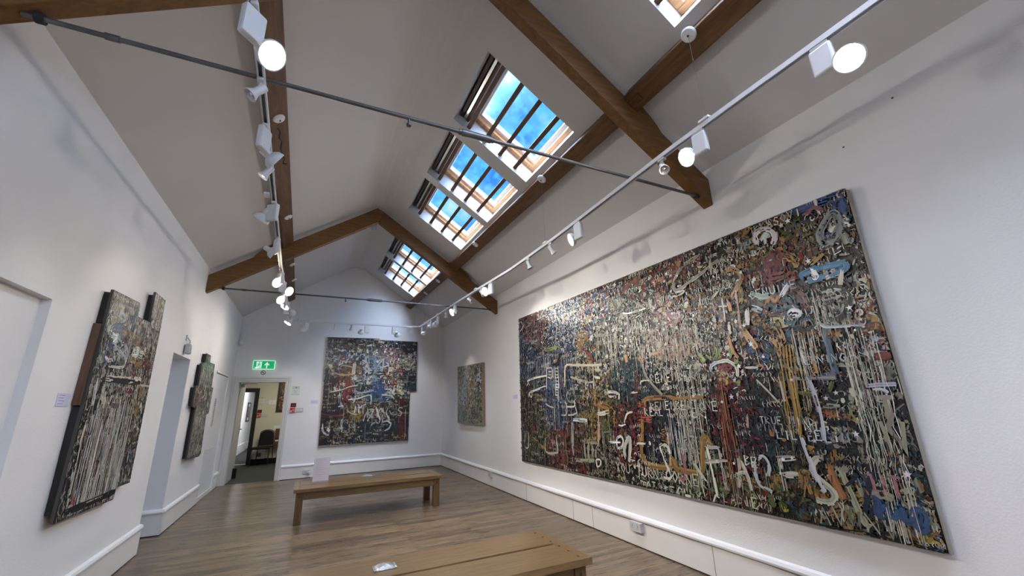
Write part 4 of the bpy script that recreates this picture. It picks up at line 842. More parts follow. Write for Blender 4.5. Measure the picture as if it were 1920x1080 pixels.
FAR_MARKS=[
([(0.415,2.307),(0.422,2.388),(0.366,2.395)],0.05,'cream'),
([(0.393,2.395),(0.445,2.278),(0.59,2.191),(0.745,2.177),(0.884,2.207),(0.934,2.313),(0.844,2.372),(0.671,2.399)],0.025,'paleyellow'),
([(0.937,2.464),(0.924,2.252),(0.906,2.014)],0.07,'cream'),
([(0.922,2.479),(0.944,2.571),(1.053,2.681),(1.17,2.699),(1.201,2.669),(1.091,2.558),(0.981,2.465)],0.025,'black'),
([(1.083,2.666),(1.104,2.254)],0.025,'tealdark'),
([(0.595,2.556),(0.655,2.602),(0.729,2.566),(0.689,2.527),(0.595,2.556)],0.03,'crimson'),
([(0.789,2.529),(0.845,2.546),(0.891,2.509),(0.834,2.5)],0.03,'crimson'),
([(0.51,2.323),(0.59,2.368),(0.697,2.43),(0.923,2.464)],0.025,'black'),
([(0.76,1.985),(0.888,1.97),(0.888,1.779),(0.788,1.81),(0.844,1.62)],0.12,'red'),
([(0.73,2.37),(0.8,2.192)],0.18,'brown'),
([(1.369,2.627),(1.412,2.164),(1.41,1.967)],0.14,'skyblue'),
([(1.19,2.179),(1.274,2.24),(1.377,2.256),(1.321,2.194),(1.206,2.164)],0.03,'black'),
([(1.396,2.195),(1.468,2.241),(1.619,2.242),(1.636,2.211),(1.516,2.18),(1.396,2.195)],0.035,'black'),
([(1.352,1.938),(1.545,1.951),(1.675,1.769)],0.14,'blue'),
([(1.401,1.862),(1.555,1.77)],0.2,'blue'),
([(1.974,2.561),(2.059,2.451),(2.219,2.454),(2.272,2.729)],0.03,'khaki'),
([(2.046,2.387),(2.146,2.278),(2.305,2.311)],0.03,'black'),
([(1.133,2.375),(1.274,2.24),(1.179,2.56)],0.03,'cream'),
([(1.459,2.38),(1.6,2.569),(1.572,2.257)],0.04,'pale'),
([(1.552,2.35),(1.733,2.399),(1.728,2.197)],0.025,'cream'),
([(0.446,1.785),(0.688,1.84),(0.878,1.911),(1.047,1.939)],0.022,'cream'),
([(1.003,1.763),(1.188,1.775),(1.404,1.817)],0.03,'white'),
([(1.671,1.844),(1.824,1.828),(1.859,1.736),(1.915,1.857)],0.025,'white'),
([(1.604,1.71),(1.831,1.691),(1.897,1.599)],0.03,'white'),
([(1.896,1.919),(1.86,1.721)],0.03,'white'),
([(1.233,1.968),(1.336,1.968)],0.02,'white'),
([(1.875,2.042),(1.972,1.949)],0.07,'crimson'),
([(1.645,2.32),(1.726,2.228)],0.09,'red'),
([(1.88,2.244),(1.918,2.104)],0.09,'tealblue'),
([(1.979,1.811),(2.107,1.732)],0.12,'paleyellow'),
([(0.296,3.038),(0.881,3.04),(1.481,3.042)],0.03,'maroon'),
([(0.858,1.612),(1.071,1.635),(1.34,1.714),(1.355,1.49)],0.03,'white'),
([(0.931,1.35),(1.119,1.344),(1.123,1.29),(0.961,1.309)],0.04,'yellow'),
([(0.969,1.2),(1.076,1.196),(1.148,1.126)],0.1,'ochre'),
([(1.123,1.29),(1.173,1.152)],0.12,'ochre'),
([(1.08,1.51),(1.126,1.427),(1.177,1.48),(1.257,1.506)],0.03,'white'),
([(0.836,1.381),(0.962,1.295),(1.071,1.264)],0.025,'cream'),
([(0.301,1.338),(0.482,1.279),(0.676,1.265),(0.827,1.327)],0.035,'crimson'),
([(1.309,1.352),(1.236,1.217),(1.216,1.109)],0.03,'cream'),
([(1.348,1.379),(1.431,1.376),(1.396,1.28),(1.31,1.119)],0.028,'cream'),
([(1.484,1.43),(1.551,1.247),(1.599,1.135)],0.03,'white'),
([(1.549,1.275),(1.598,1.399),(1.66,1.299)],0.028,'white'),
([(1.716,1.311),(1.764,1.212),(1.826,1.112)],0.035,'white'),
([(1.799,1.351),(1.862,1.25),(1.978,1.246)],0.022,'pale'),
([(0.353,1.107),(0.373,0.95),(0.455,0.868),(0.506,0.866)],0.035,'pale'),
([(0.459,0.972),(0.482,0.997),(0.51,0.963),(0.488,0.931),(0.459,0.972)],0.03,'white'),
([(0.597,0.978),(0.634,0.989),(0.663,0.948),(0.613,0.938),(0.597,0.978)],0.02,'khaki'),
([(0.748,1.169),(0.753,1.036),(0.776,0.982)],0.035,'cream'),
([(0.711,0.999),(0.764,0.97),(0.763,0.904)],0.03,'cream'),
([(0.822,0.901),(0.926,0.896),(0.925,0.988),(1.064,0.982)],0.03,'khaki'),
([(1.857,1.068),(1.821,0.945),(1.712,0.882)],0.03,'pale'),
([(1.63,1.078),(1.77,1.1),(1.844,1.041)],0.03,'pale'),
([(1.399,1.02),(1.49,1.098),(1.562,1.054),(1.599,1.135)],0.025,'pale'),
([(0.618,0.73),(0.625,0.653)],0.025,'cream'),
([(0.622,0.685),(0.724,0.672)],0.025,'cream'),
([(1.978,1.546),(2.072,1.4),(2.075,0.725)],0.12,'darkred'),
([(1.403,1.601),(1.627,1.624)],0.06,'steel'),
([(1.394,1.531),(1.533,1.548)],0.03,'black'),
([(1.469,1.445),(1.511,1.207)],0.12,'brown'),
([(2.117,0.75),(2.233,0.744)],0.08,'ochre'),
([(2.078,0.656),(2.132,0.722)],0.06,'redorange'),
([(0.659,1.467),(0.737,1.478),(0.753,1.437)],0.035,'white'),
([(0.945,0.815),(1.075,0.835),(1.155,0.83)],0.02,'teal')]
BIG_TEXT=[
((3.178, 1.345), 0.075, 'cream', 'REMEMBER ONE'),
((3.265, 1.291), 0.075, 'cream', 'REAL LONGER'),
((3.134, 1.605), 0.08, 'cream', 'REMEMBER'),
((3.423, 0.603), 0.085, 'cream', 'NOT REALLY'),
((3.24, 0.577), 0.07, 'khaki', 'AFFECT THE'),
((2.984, 0.592), 0.11, 'cream', 'CHANC'),
((3.782, 0.728), 0.09, 'cream', 'YOU TURN CORNER'),
((1.828, 2.677), 0.06, 'cream', 'BLASOVI'),
((2.497, 0.648), 0.07, 'cream', 'LADIE'),
((2.259, 0.938), 0.07, 'cream', 'BE'),
((1.325, 1.306), 0.16, 'khaki', 'THER'),
((1.307, 1.214), 0.17, 'khaki', 'OS'),
((1.329, 1.141), 0.18, 'khaki', 'WILLE'),
((2.076, 1.237), 0.05, 'pale', 'TRUE MIND'),
((2.104, 1.182), 0.05, 'greyv', 'WILLING SEAL'),
((1.966, 1.142), 0.06, 'pale', 'LIL EELIM'),
((1.762, 1.201), 0.06, 'cream', 'NTG'),
((1.719, 1.634), 0.05, 'pale', 'MEANING'),
((1.967, 2.169), 0.06, 'pale', 'GENUINE'),
((1.967, 2.591), 0.03, 'cream', 'SOLITU'),
((5.997, 2.482), 0.08, 'grey', 'RUM'),
((1.454, 0.895), 0.1, 'pink', 'UT UN'),
((1.788, 0.666), 0.1, 'khaki', 'AVWNV')]
BIG_DRIPS=[
([(2.785,1.78),(2.489,1.747),(2.911,1.073),(2.612,1.089)],60,'cream',(0.2,0.9)),
([(3.009,1.291),(2.693,1.292),(3.066,0.964),(2.748,0.988)],40,'white',(0.05,0.35)),
([(1.411,1.821),(1.239,1.79),(1.474,1.532),(1.301,1.519)],34,'cream',(0.3,1.1)),
([(1.735,1.876),(1.554,1.844),(1.78,1.664),(1.598,1.644)],26,'cream',(0.1,0.5)),
([(1.856,1.672),(1.693,1.654),(1.903,1.443),(1.74,1.436)],12,'yellow',(0.2,0.6)),
([(3.382,2.249),(2.449,2.068),(3.44,1.88),(2.505,1.771)],220,'cream',(0.02,0.25)),
([(3.948,2.314),(3.57,2.243),(3.997,1.964),(3.619,1.918)],60,'cream',(0.1,0.4)),
([(5.687,2.286),(3.984,2.053),(5.734,1.719),(4.044,1.622)],60,'cream',(0.1,0.5)),
([(5.954,1.572),(3.729,1.492),(6.025,0.643),(3.826,0.837)],110,'khaki',(0.1,0.5)),
([(3.17,2.155),(2.561,2.044),(3.219,1.854),(2.608,1.783)],60,'peach',(0.05,0.3)),
([(1.42,1.149),(1.248,1.158),(1.466,0.946),(1.293,0.967)],12,'cream',(0.4,0.8)),
([(2.38,1.497),(2.261,1.491),(2.436,1.204),(2.316,1.208)],8,'orange',(0.3,0.7)),
([(1.532,2.106),(1.345,2.057),(1.589,1.843),(1.4,1.81)],24,'cream',(0.1,0.4)),
([(3.253,1.051),(1.89,1.124),(3.322,0.635),(1.953,0.826)],60,'khaki',(0.1,0.4)),
([(1.436,0.822),(1.242,0.854),(1.465,0.691),(1.27,0.732)],9,'cream',(0.3,0.45))]
P1_MARKS=[([(4.125,2.28),(4.539,2.294)],0.03,'black'),([(4.529,2.286),(4.484,2.186)],0.05,'navy'),([(4.196,2.161),(4.254,2.194),(4.331,2.156),(4.241,2.128)],0.03,'pale'),([(4.127,2.026),(4.177,2.065),(4.383,2.07),(4.314,2.006)],0.07,'steel'),([(4.127,2.026),(4.238,2.004),(4.192,1.957)],0.08,'white'),([(4.297,2.034),(4.383,2.07),(4.444,2.015),(4.356,1.981)],0.09,'brown'),([(4.34,2.052),(4.42,2.054)],0.04,'ochre'),([(4.59,2.015),(4.691,2.052),(4.701,1.985)],0.09,'ochre'),([(4.641,1.933),(4.667,1.964),(4.75,1.958),(4.741,1.922),(4.668,1.914),(4.641,1.933)],0.05,'white'),([(4.684,1.938),(4.705,1.938)],0.03,'black'),([(4.237,1.963),(4.409,1.936),(4.556,1.879)],0.12,'pale'),([(4.289,1.94),(4.313,1.964),(4.366,1.94)],0.015,'black'),([(4.366,1.919),(4.404,1.945),(4.428,1.927)],0.015,'black'),([(4.786,1.927),(4.901,1.929),(4.859,1.889)],0.07,'cream'),([(4.679,1.87),(4.764,1.834),(4.88,1.857),(4.906,1.894)],0.05,'ochre'),([(4.115,1.887),(4.17,1.953)],0.1,'blue'),([(4.141,1.842),(4.2,1.819)],0.06,'white'),([(4.205,1.771),(4.498,1.788),(4.515,1.853)],0.02,'cream'),([(5.007,1.929),(5.017,1.858),(5.207,1.851)],0.09,'crimson'),([(4.149,1.671),(4.972,1.684)],0.045,'black'),([(4.173,1.649),(4.163,1.569),(4.166,1.414)],0.05,'black'),([(4.081,1.657),(4.11,1.476)],0.05,'pale'),([(4.416,1.489),(4.6,1.481)],0.05,'maroon'),([(4.663,1.608),(4.813,1.603)],0.04,'crimson'),([(5.007,1.496),(5.03,1.406)],0.1,'ochre'),([(5.039,1.659),(5.004,1.553)],0.06,'ochre'),([(4.192,1.674),(4.97,1.713)],0.05,'cream'),([(5.286,1.671),(4.966,1.667)],0.02,'cream'),([(5.199,2.194),(4.948,2.19)],0.02,'black'),([(4.093,1.47),(4.072,1.365),(4.1,1.175),(4.13,0.818)],0.05,'black'),([(4.092,1.399),(4.071,1.261),(4.084,1.035),(4.096,0.816)],0.03,'cream'),([(4.098,0.78),(4.397,0.778),(4.935,0.781)],0.05,'black'),([(4.06,1.046),(4.069,0.98)],0.03,'pale'),([(5.078,1.174),(5.273,1.179)],0.02,'black'),([(4.851,0.922),(4.94,0.911),(4.949,0.849)],0.03,'cream'),([(4.433,0.939),(4.445,1.073)],0.03,'crimson'),([(4.14,0.832),(4.19,0.839)],0.05,'redorange')]
P2_MARKS=[([(7.356,2.11),(7.844,2.14),(8.092,2.127)],0.2,'aqua'),([(7.437,2.257),(7.571,2.149)],0.1,'brown'),([(7.324,1.772),(7.586,1.734)],0.08,'brown'),([(7.245,1.688),(7.312,1.512)],0.12,'brown'),([(7.896,1.765),(8.104,1.413)],0.06,'teal'),([(7.474,1.679),(7.573,1.751),(7.787,1.69),(7.604,1.616)],0.02,'cream'),([(8.132,1.485),(8.176,1.594),(8.297,1.727)],0.03,'cream'),([(7.721,2.075),(7.808,1.921)],0.03,'black')]
P1_REGIONS=[((4.2,2.2),'khaki cream dark grey cream khaki'),((4.9,2.35),'khaki brown pink dark cream khaki'),((4.5,2.0),'khaki dark blue grey cream khaki'),((4.3,1.8),'blue grey brown dark cream khaki'),((4.8,1.8),'ochre crimson dark brown cream khaki'),((5.0,2.0),'khaki maroon dark cream khaki'),((4.2,1.5),'cream dark khaki cream khaki'),((4.8,1.55),'khaki dark ochre maroon cream khaki'),((4.4,1.3),'cream maroon dark khaki cream khaki'),((4.9,1.25),'maroon dark violet brown cream khaki'),((4.4,1.05),'cream khaki dark khaki cream khaki'),((5.0,0.95),'dark violet brown teal cream khaki'),((4.0,1.3),'dark olive navy cream khaki'),((3.95,0.9),'dark khaki navy dark cream khaki'),((4.4,0.85),'khaki dark maroon cream khaki')]
P2_REGIONS=[((7.8,2.2),'aqua pale khaki cream khaki'),((7.5,1.95),'khaki grey dark violet cream khaki'),((8.1,1.9),'aqua khaki dark cream khaki'),((7.3,1.6),'brown maroon khaki cream khaki'),((7.9,1.6),'khaki dark teal brown cream khaki'),((7.6,1.2),'khaki grey dark cream khaki'),((8.2,1.2),'dark khaki grey cream khaki'),((7.6,0.9),'teal dark khaki cream khaki'),((8.2,0.9),'dark dark khaki cream khaki')]
P3_REGIONS=[((9.0,2.0),'khaki dark grey'),((8.6,2.0),'blue khaki cream'),((8.1,2.1),'khaki olive dark'),((7.8,1.9),'white maroon dark'),((8.3,1.7),'palegreen khaki ochre dark'),((8.8,1.6),'blue pale khaki'),((7.9,1.4),'palegreen maroon dark khaki'),((8.4,1.4),'khaki red dark cream'),((8.9,1.2),'khaki grey teal'),((8.2,1.15),'dark khaki violet'),((7.8,1.15),'khaki dark olive')]
# ================================================================= PAINTINGS
PAL={k:srgb(v) for k,v in dict(dark='#1c1c20',black='#0e0e10',navy='#16243a',red='#8c2320',crimson='#8a1c2c',darkred='#6b1a1a',maroon='#43191f',ochre='#b5842a',ochrepale='#a98d5e',yellow='#c2a52c',yelloworange='#d19a34',orange='#c87934',redorange='#b94a2a',peach='#c49a7c',pink='#b3687a',cream='#c9c4b0',pale='#b9c2c6',white='#dcdcdc',khaki='#94937c',grey='#6c6f70',greyv='#9a989c',olive='#6d6a2c',olivegrey='#77765f',olivedark='#3a3a1c',brown='#6a4a30',green='#56682c',limegreen='#98ac4c',limedark='#6f8038',palegreen='#a9b080',teal='#2b5560',tealdark='#1d3a44',tealblue='#2c6a80',cyanblue='#2f8bb0',blue='#2d5f96',skyblue='#7aa9c9',steel='#5d7890',violet='#5d5670',aqua='#8fc0b4',paleyellow='#d6c07a').items()}
for k_,c_ in list(PAL.items()):      # paint under varnish: a little muted
    g_=sum(c_)/3; f_=.84 if k_ in ('cream','white','pale','khaki','peach') else .64; PAL[k_]=tuple((x*.82+g_*.18)*f_ for x in c_)
FONT={'A':[[(0,0),(.5,1),(1,0)],[(.2,.4),(.8,.4)]],'B':[[(0,0),(0,1),(.8,.85),(0,.52),(.9,.25),(0,0)]],'C':[[(1,.85),(.5,1),(0,.5),(.5,0),(1,.15)]],'D':[[(0,0),(0,1),(.9,.6),(.8,.2),(0,0)]],'E':[[(1,1),(0,1),(0,0),(1,0)],[(0,.5),(.7,.5)]],'F':[[(1,1),(0,1),(0,0)],[(0,.5),(.7,.5)]],'G':[[(1,.85),(.5,1),(0,.5),(.5,0),(1,.2),(1,.45),(.6,.45)]],'H':[[(0,0),(0,1)],[(1,0),(1,1)],[(0,.5),(1,.5)]],'I':[[(.5,0),(.5,1)]],'L':[[(0,1),(0,0),(.9,0)]],'M':[[(0,0),(.1,1),(.5,.4),(.9,1),(1,0)]],'N':[[(0,0),(0,1),(1,0),(1,1)]],'O':[[(.5,1),(0,.5),(.5,0),(1,.5),(.5,1)]],'R':[[(0,0),(0,1),(.9,.75),(0,.5),(1,0)]],'S':[[(1,.9),(.4,1),(.1,.7),(.9,.35),(.6,0),(0,.1)]],'T':[[(0,1),(1,1)],[(.5,1),(.5,0)]],'U':[[(0,1),(.1,.1),(.6,0),(1,.2),(1,1)]],'V':[[(0,1),(.5,0),(1,1)]],'W':[[(0,1),(.25,0),(.5,.7),(.75,0),(1,1)]],'Y':[[(0,1),(.5,.5),(1,1)],[(.5,.5),(.5,0)]]}
class Painter:
    def __init__(s,place,sign,inside,seed,step=6e-7):
        s.place=place;s.sign=sign;s.inside=inside;s.V=[];s.F=[];s.Cc=[];s.k=0;s.rnd=random.Random(seed);s.step=step;s.mix=.10
    def quadstrip(s,L,R,c):
        s.k+=1;h=.0006+s.k*s.step
        b=len(s.V)
        for (p,q) in zip(L,R): s.V.append(s.place(p[0],p[1],h)); s.V.append(s.place(q[0],q[1],h)); s.Cc+=[c,c]
        for i in range(len(L)-1): s.F.append((b+2*i,b+2*i+1,b+2*i+3,b+2*i+2))
    def fan(s,pts,c):
        s.k+=1;h=.0006+s.k*s.step;b=len(s.V)
        for p in pts: s.V.append(s.place(p[0],p[1],h)); s.Cc.append(c)
        s.F.append(tuple(range(b,b+len(pts))))
    def col(s,name,j=.18):
        c=PAL[name]; f=1+s.rnd.uniform(-j,j)*1.6
        return tuple(min(1,max(0,x*f*(1+s.rnd.uniform(-.08,.08)))) for x in c)+(1,)
    def stroke(s,pts,w,name,rough=.18,smooth=True,bristles=None):
        if smooth and len(pts)>2:
            P=[pts[0]]+list(pts)+[pts[-1]]; out=[]
            for i in range(1,len(P)-2):
                p0,p1,p2,p3=P[i-1],P[i],P[i+1],P[i+2]
                for j in range(4):
                    t=j/4; out.append(tuple(.5*((2*p1[k])+(-p0[k]+p2[k])*t+(2*p0[k]-5*p1[k]+4*p2[k]-p3[k])*t*t+(-p0[k]+3*p1[k]-3*p2[k]+p3[k])*t**3) for k in (0,1)))
            out.append(P[-2]); pts=out
        elif len(pts)==2:
            a,b=pts; n=max(2,int(math.dist(a,b)/.035)); pts=[(a[0]+(b[0]-a[0])*i/n,a[1]+(b[1]-a[1])*i/n) for i in range(n+1)]
        r=s.rnd; nb=bristles or (1 if w<.016 else max(3,min(14,int(w/.0085)))); drop=0 if nb<3 else (.13 if w>.05 else .06)
        base=s.col(name,.1)
        L=[];
        for i,p in enumerate(pts):
            a=pts[max(0,i-1)];b=pts[min(len(pts)-1,i+1)];d=(b[0]-a[0],b[1]-a[1]);l=math.hypot(*d) or 1;n=(-d[1]/l,d[0]/l)
            e=.75 if i in (0,len(pts)-1) else 1
            L.append((p,n,w*.5*e*(1+r.uniform(-rough,rough))))
        for k in range(nb):
            o0=-1+2*k/nb;o1=-1+2*(k+1)/nb; f=1+r.uniform(-.42,.22); c=tuple(min(1,x*f) for x in base[:3])+(1,)
            A=[(p[0]+n[0]*hw*o0,p[1]+n[1]*hw*o0) for p,n,hw in L];B=[(p[0]+n[0]*hw*o1,p[1]+n[1]*hw*o1) for p,n,hw in L]
            if nb>1: 
                x=r.uniform(-.7,.5)*min(w,.06); d0=(pts[0][0]-pts[1][0],pts[0][1]-pts[1][1]); l=math.hypot(*d0) or 1
                A[0]=(A[0][0]+d0[0]/l*x,A[0][1]+d0[1]/l*x);B[0]=(B[0][0]+d0[0]/l*x,B[0][1]+d0[1]/l*x)
            if drop==0 and all(s.inside(*p) for p in A+B): s.quadstrip(A,B,c)
            else:
                run=[]
                for a_,b_ in zip(A,B):
                    if s.inside(*a_) and s.inside(*b_) and r.random()>drop: run.append((a_,b_))
                    else:
                        if len(run)>1: s.quadstrip([q[0] for q in run],[q[1] for q in run],c)
                        run=[]
                if len(run)>1: s.quadstrip([q[0] for q in run],[q[1] for q in run],c)
    def blob(s,x,z,rx,rz,name):
        r=s.rnd;n=r.choice((6,7,8));a0=r.random()*6.28
        pts=[(x+rx*math.cos(a0+6.283*i/n)*r.uniform(.6,1.15),z+rz*math.sin(a0+6.283*i/n)*r.uniform(.6,1.15)) for i in range(n)]
        if all(s.inside(*p) for p in pts): s.fan(pts,s.col(name))
    def drip(s,x,z,l,w,name):
        r=s.rnd;n=max(3,int(l/.06));pts=[(x+r.uniform(-.0012,.0012)*i,z-l*i/n) for i in range(n+1)]
        s.stroke(pts,w,name,.35,False,1)
        if w>.006: s.blob(pts[-1][0],pts[-1][1],w*.75,w*1.5,name)
    def text(s,x,z,h,name,t,sl=0):
        for i,ch in enumerate(t):
            if ch in FONT:
                jx=s.rnd.uniform(-.05,.05)*h;jz=s.rnd.uniform(-.08,.08)*h
                for l in FONT[ch]: s.stroke([(x+s.sign*(i*h*.86+p[0]*h*.58)+jx,z-h/2+p[1]*h+jz) for p in l],h*.17,name,.2,False,1)
    def pick(s,x,z,R):
        best=sorted(R,key=lambda q:(q[0][0]-x)**2+(q[0][1]-z)**2+s.rnd.uniform(0,s.mix))[0]
        return s.rnd.choice(best[1].split())
    def ground(s,x0,x1,z0,z1,R,n,size=1.0,vert=.5):
        r=s.rnd
        for i in range(n):
            f=i/n; sc=size*(1.5-1.15*f)
            x=r.uniform(x0,x1);z=r.uniform(z0,z1);c=s.pick(x,z,R);q=r.random()
            if q<.30: s.blob(x,z,r.uniform(.012,.05)*sc,r.uniform(.012,.06)*sc,c)
            elif q<.62:
                l=r.uniform(.03,.13)*sc; a=math.pi/2*(1 if r.random()<vert else 0)+r.gauss(0,.35)
                s.stroke([(x-math.cos(a)*l/2,z-math.sin(a)*l/2),(x+r.uniform(-.01,.01),z),(x+math.cos(a)*l/2,z+math.sin(a)*l/2)],r.uniform(.008,.030)*sc,c,.3,False,1)
            elif q<.80:    # curled brush marks
                a0=r.random()*6.28;ra=r.uniform(.012,.045)*sc;am=r.uniform(2,5)
                s.stroke([(x+math.cos(a0+am*k/6)*ra,z+math.sin(a0+am*k/6)*ra*1.2) for k in range(7)],r.uniform(.004,.011),c,.3,False,1)
            elif q<.92:    # row of letter-like ticks
                hh=r.uniform(.018,.05);cc_='cream' if r.random()<.24 else c
                for k in range(r.randint(3,8)):
                    xx=x+s.sign*k*hh*.62;s.stroke([(xx+r.uniform(-.3,.3)*hh,z+r.uniform(.3,.55)*hh),(xx+r.uniform(-.3,.3)*hh,z+r.uniform(-.1,.1)*hh),(xx+r.uniform(-.3,.3)*hh,z-r.uniform(.3,.55)*hh)],hh*.16,cc_,.2,False,1)
            else: s.drip(x,z,r.uniform(.04,.22)*sc,r.uniform(.003,.007),c if r.random()<.74 else 'cream')
    def specks(s,x0,x1,z0,z1,n,names):
        for i in range(n):
            x=s.rnd.uniform(x0,x1);z=s.rnd.uniform(z0,z1);q=s.rnd.uniform(.003,.010); s.blob(x,z,q,q*1.3,s.rnd.choice(names))
    def build(s,name,parent,mat_,label=None):
        me=D.meshes.new(name); me.from_pydata(s.V,[],s.F); me.materials.append(mat_)
        at=me.color_attributes.new('Col','FLOAT_COLOR','POINT'); at.data.foreach_set('color',[x for c in s.Cc for x in c])
        o=D.objects.new(name,me); C.objects.link(o); attach(o,parent); o['kind']='stuff'
        if label: o['label']=label
        return o
def poly_inside(poly,mrg=.004):
    def f(x,z):
        c=False;n=len(poly)
        for i in range(n):
            (x1,z1),(x2,z2)=poly[i],poly[(i+1)%n]
            if (z1>z)!=(z2>z) and x<(x2-x1)*(z-z1)/(z2-z1)+x1: c=not c
        return c
    return f
def board(poly,place,depth,name,mat_,parent,h0=0):
    o=MB().prism(poly,lambda a,b:place(a,b,h0),lambda a,b:place(a,b,h0-depth)).build(name,mat_,parent); return o
# --- the huge painting
BX=3.075
BP=lambda a,z,h:(BX-h,a,z)
bp=[(6.018,2.785),(1.215,2.722),(1.19,2.70),(1.188,.585),(6.066,.552)]
e=thing('painting','huge panoramic graffiti style painting of letters, faces and drips filling the wall','painting',(BX,3.6,1.65))
board(bp,BP,.030,'panel',M['board'],e)
xlo=1.192;xhi=6.05
def ins(a,z): 
    f=(a-1.19)/(6.066-1.19); return 1.196<a<6.018+.045*(2.785-z)/2.2-.004 and .589-.035*f<z<2.718+.063*f
base=Painter(BP,-1,ins,1); base.quadstrip([(6.01,2.78),(1.20,2.716)],[(6.058,.558),(1.196,.59)],(*PAL['dark'],1))
P=base; P.mix=.16; P.ground(1.19,6.06,.56,2.78,BIG_REGIONS,12500,.80,.55)
def sgn_drips(lst):
    for box,n,c,(l0,l1) in lst:
        for i in range(n):
            u=P.rnd.random();v=P.rnd.random()
            a=box[0][0]*(1-u)*(1-v)+box[1][0]*u*(1-v)+box[2][0]*(1-u)*v+box[3][0]*u*v
            z=box[0][1]*(1-u)*(1-v)+box[1][1]*u*(1-v)+box[2][1]*(1-u)*v+box[3][1]*u*v
            P.drip(a,z,P.rnd.uniform(l0,l1)*P.rnd.uniform(.4,1),P.rnd.uniform(.002,.0055),c)
P.specks(2.3,3.2,1.6,2.2,1500,['pale','cream','dark','black','dark']); P.specks(4.2,5.3,2.0,2.7,1100,['pale','cream','dark','black','steel'])
big_wide=[q for q in BIG_MARKS if q[1]>=.06]; rest=[q for q in BIG_MARKS if q[1]<.06]
for pts,w_,c in big_wide: P.stroke(pts,w_,c,.22)
P.ground(1.19,6.06,.56,2.78,BIG_REGIONS,7500,.42,.6)
sgn_drips(BIG_DRIPS)
late=('cream','pale','white','pink')
for pts,w_,c in rest:
    if c not in late: P.stroke(pts,w_,c,.14)
for (a,z),h,c,t in BIG_TEXT: P.text(a,z,h,c,t)
P.ground(1.19,6.06,.56,2.78,BIG_REGIONS,1300,.34,.6)
for pts,w_,c in BIG_MARKS:
    if (c in late and w_<.06) or (c in ('blue','cyanblue') and w_<.075): P.stroke(pts,w_*(.62 if c in ('blue','cyanblue') else .9),c,.14)
for i in range(46):     # little stars
    x=P.rnd.uniform(1.25,3.0);z=P.rnd.uniform(1.5,2.68) if i%3 else P.rnd.uniform(.8,1.6);r0=P.rnd.uniform(.012,.024)
    P.fan([(x+math.cos(math.pi/5*k+1.57)*(r0 if k%2==0 else r0*.42),z+math.sin(math.pi/5*k+1.57)*(r0 if k%2==0 else r0*.42)) for k in range(10)],P.col('white'))
sgn_drips([(b,max(2,n//7),c,l) for b,n,c,l in BIG_DRIPS])
P.build('paint_surface',e,M['paint'])
# --- gable painting
FPY=10.53
FP=lambda a,z,h:(a,FPY-h,z)
fp=[(.274,3.058),(1.478,3.072),(1.482,3.042),(2.425,3.028),(2.442,1.79),(2.287,1.785),(2.282,.632),(.306,.617)]
e=thing('painting','large nearly square graffiti painting with stepped edge on the gable wall','painting',(1.35,FPY,1.8))
board(fp,FP,.036,'panel',M['board'],e)
P=Painter(FP,1,poly_inside(fp),2)
for x0,x1,z0,z1 in ((.31,2.27,.64,1.79),(.31,2.42,1.79,3.02)): P.quadstrip([(x0,z1),(x1,z1)],[(x0,z0),(x1,z0)],(*PAL['dark'],1))
P.ground(.27,2.44,.62,3.07,FAR_REGIONS,4200,1.0,.45)
for pts,w_,c in FAR_MARKS:
    if w_>=.06: P.stroke(pts,w_,c,.25)
P.ground(.27,2.44,.62,3.07,FAR_REGIONS,1700,.6,.5)
for pts,w_,c in FAR_MARKS:
    if w_<.06: P.stroke(pts,w_,c,.14)
P.text(1.02,1.38,.16,'white','MI'); P.text(1.30,1.30,.20,'cream','RIVKS')
for i in range(90): P.drip(P.rnd.uniform(.3,2.3),P.rnd.uniform(1.0,2.8),P.rnd.uniform(.1,.4),P.rnd.uniform(.004,.008),P.rnd.choice(['cream','khaki','pale','maroon']))
P.build('paint_surface',e,M['paint'])
# --- small painting beyond the huge one
e=thing('painting','small upright yellow green painting between the far corner and the huge painting','painting',(3.06,8.4,1.6))
SP=lambda a,z,h:(3.06-h,a,z)
sp=[(9.175,2.272),(7.65,2.22),(7.648,1.027),(9.15,1.037)]
board(sp,SP,.055,'canvas',mat('canvas_side',srgb('#8d7860'),.7),e)
P=Painter(SP,-1,poly_inside(sp),3); P.quadstrip([(9.17,2.268),(7.655,2.216)],[(9.146,1.04),(7.652,1.03)],(*PAL['khaki'],1))
P.ground(7.65,9.18,1.03,2.27,P3_REGIONS,2200,1.0,.7)
P.stroke([(7.93,1.95),(7.88,2.0),(7.80,1.98),(7.80,1.9),(7.92,1.9)],.06,'white'); P.stroke([(7.9,1.96),(7.89,1.95)],.03,'black'); P.stroke([(7.83,1.96),(7.82,1.95)],.03,'black')
P.stroke([(8.6,1.5),(8.6,1.2)],.03,'red'); P.stroke([(8.3,1.35),(8.25,1.25),(8.1,1.25),(8.05,1.4)],.03,'maroon'); P.stroke([(8.7,2.05),(8.6,1.8),(8.75,1.6)],.05,'skyblue')
P.build('paint_surface',e,M['paint'])
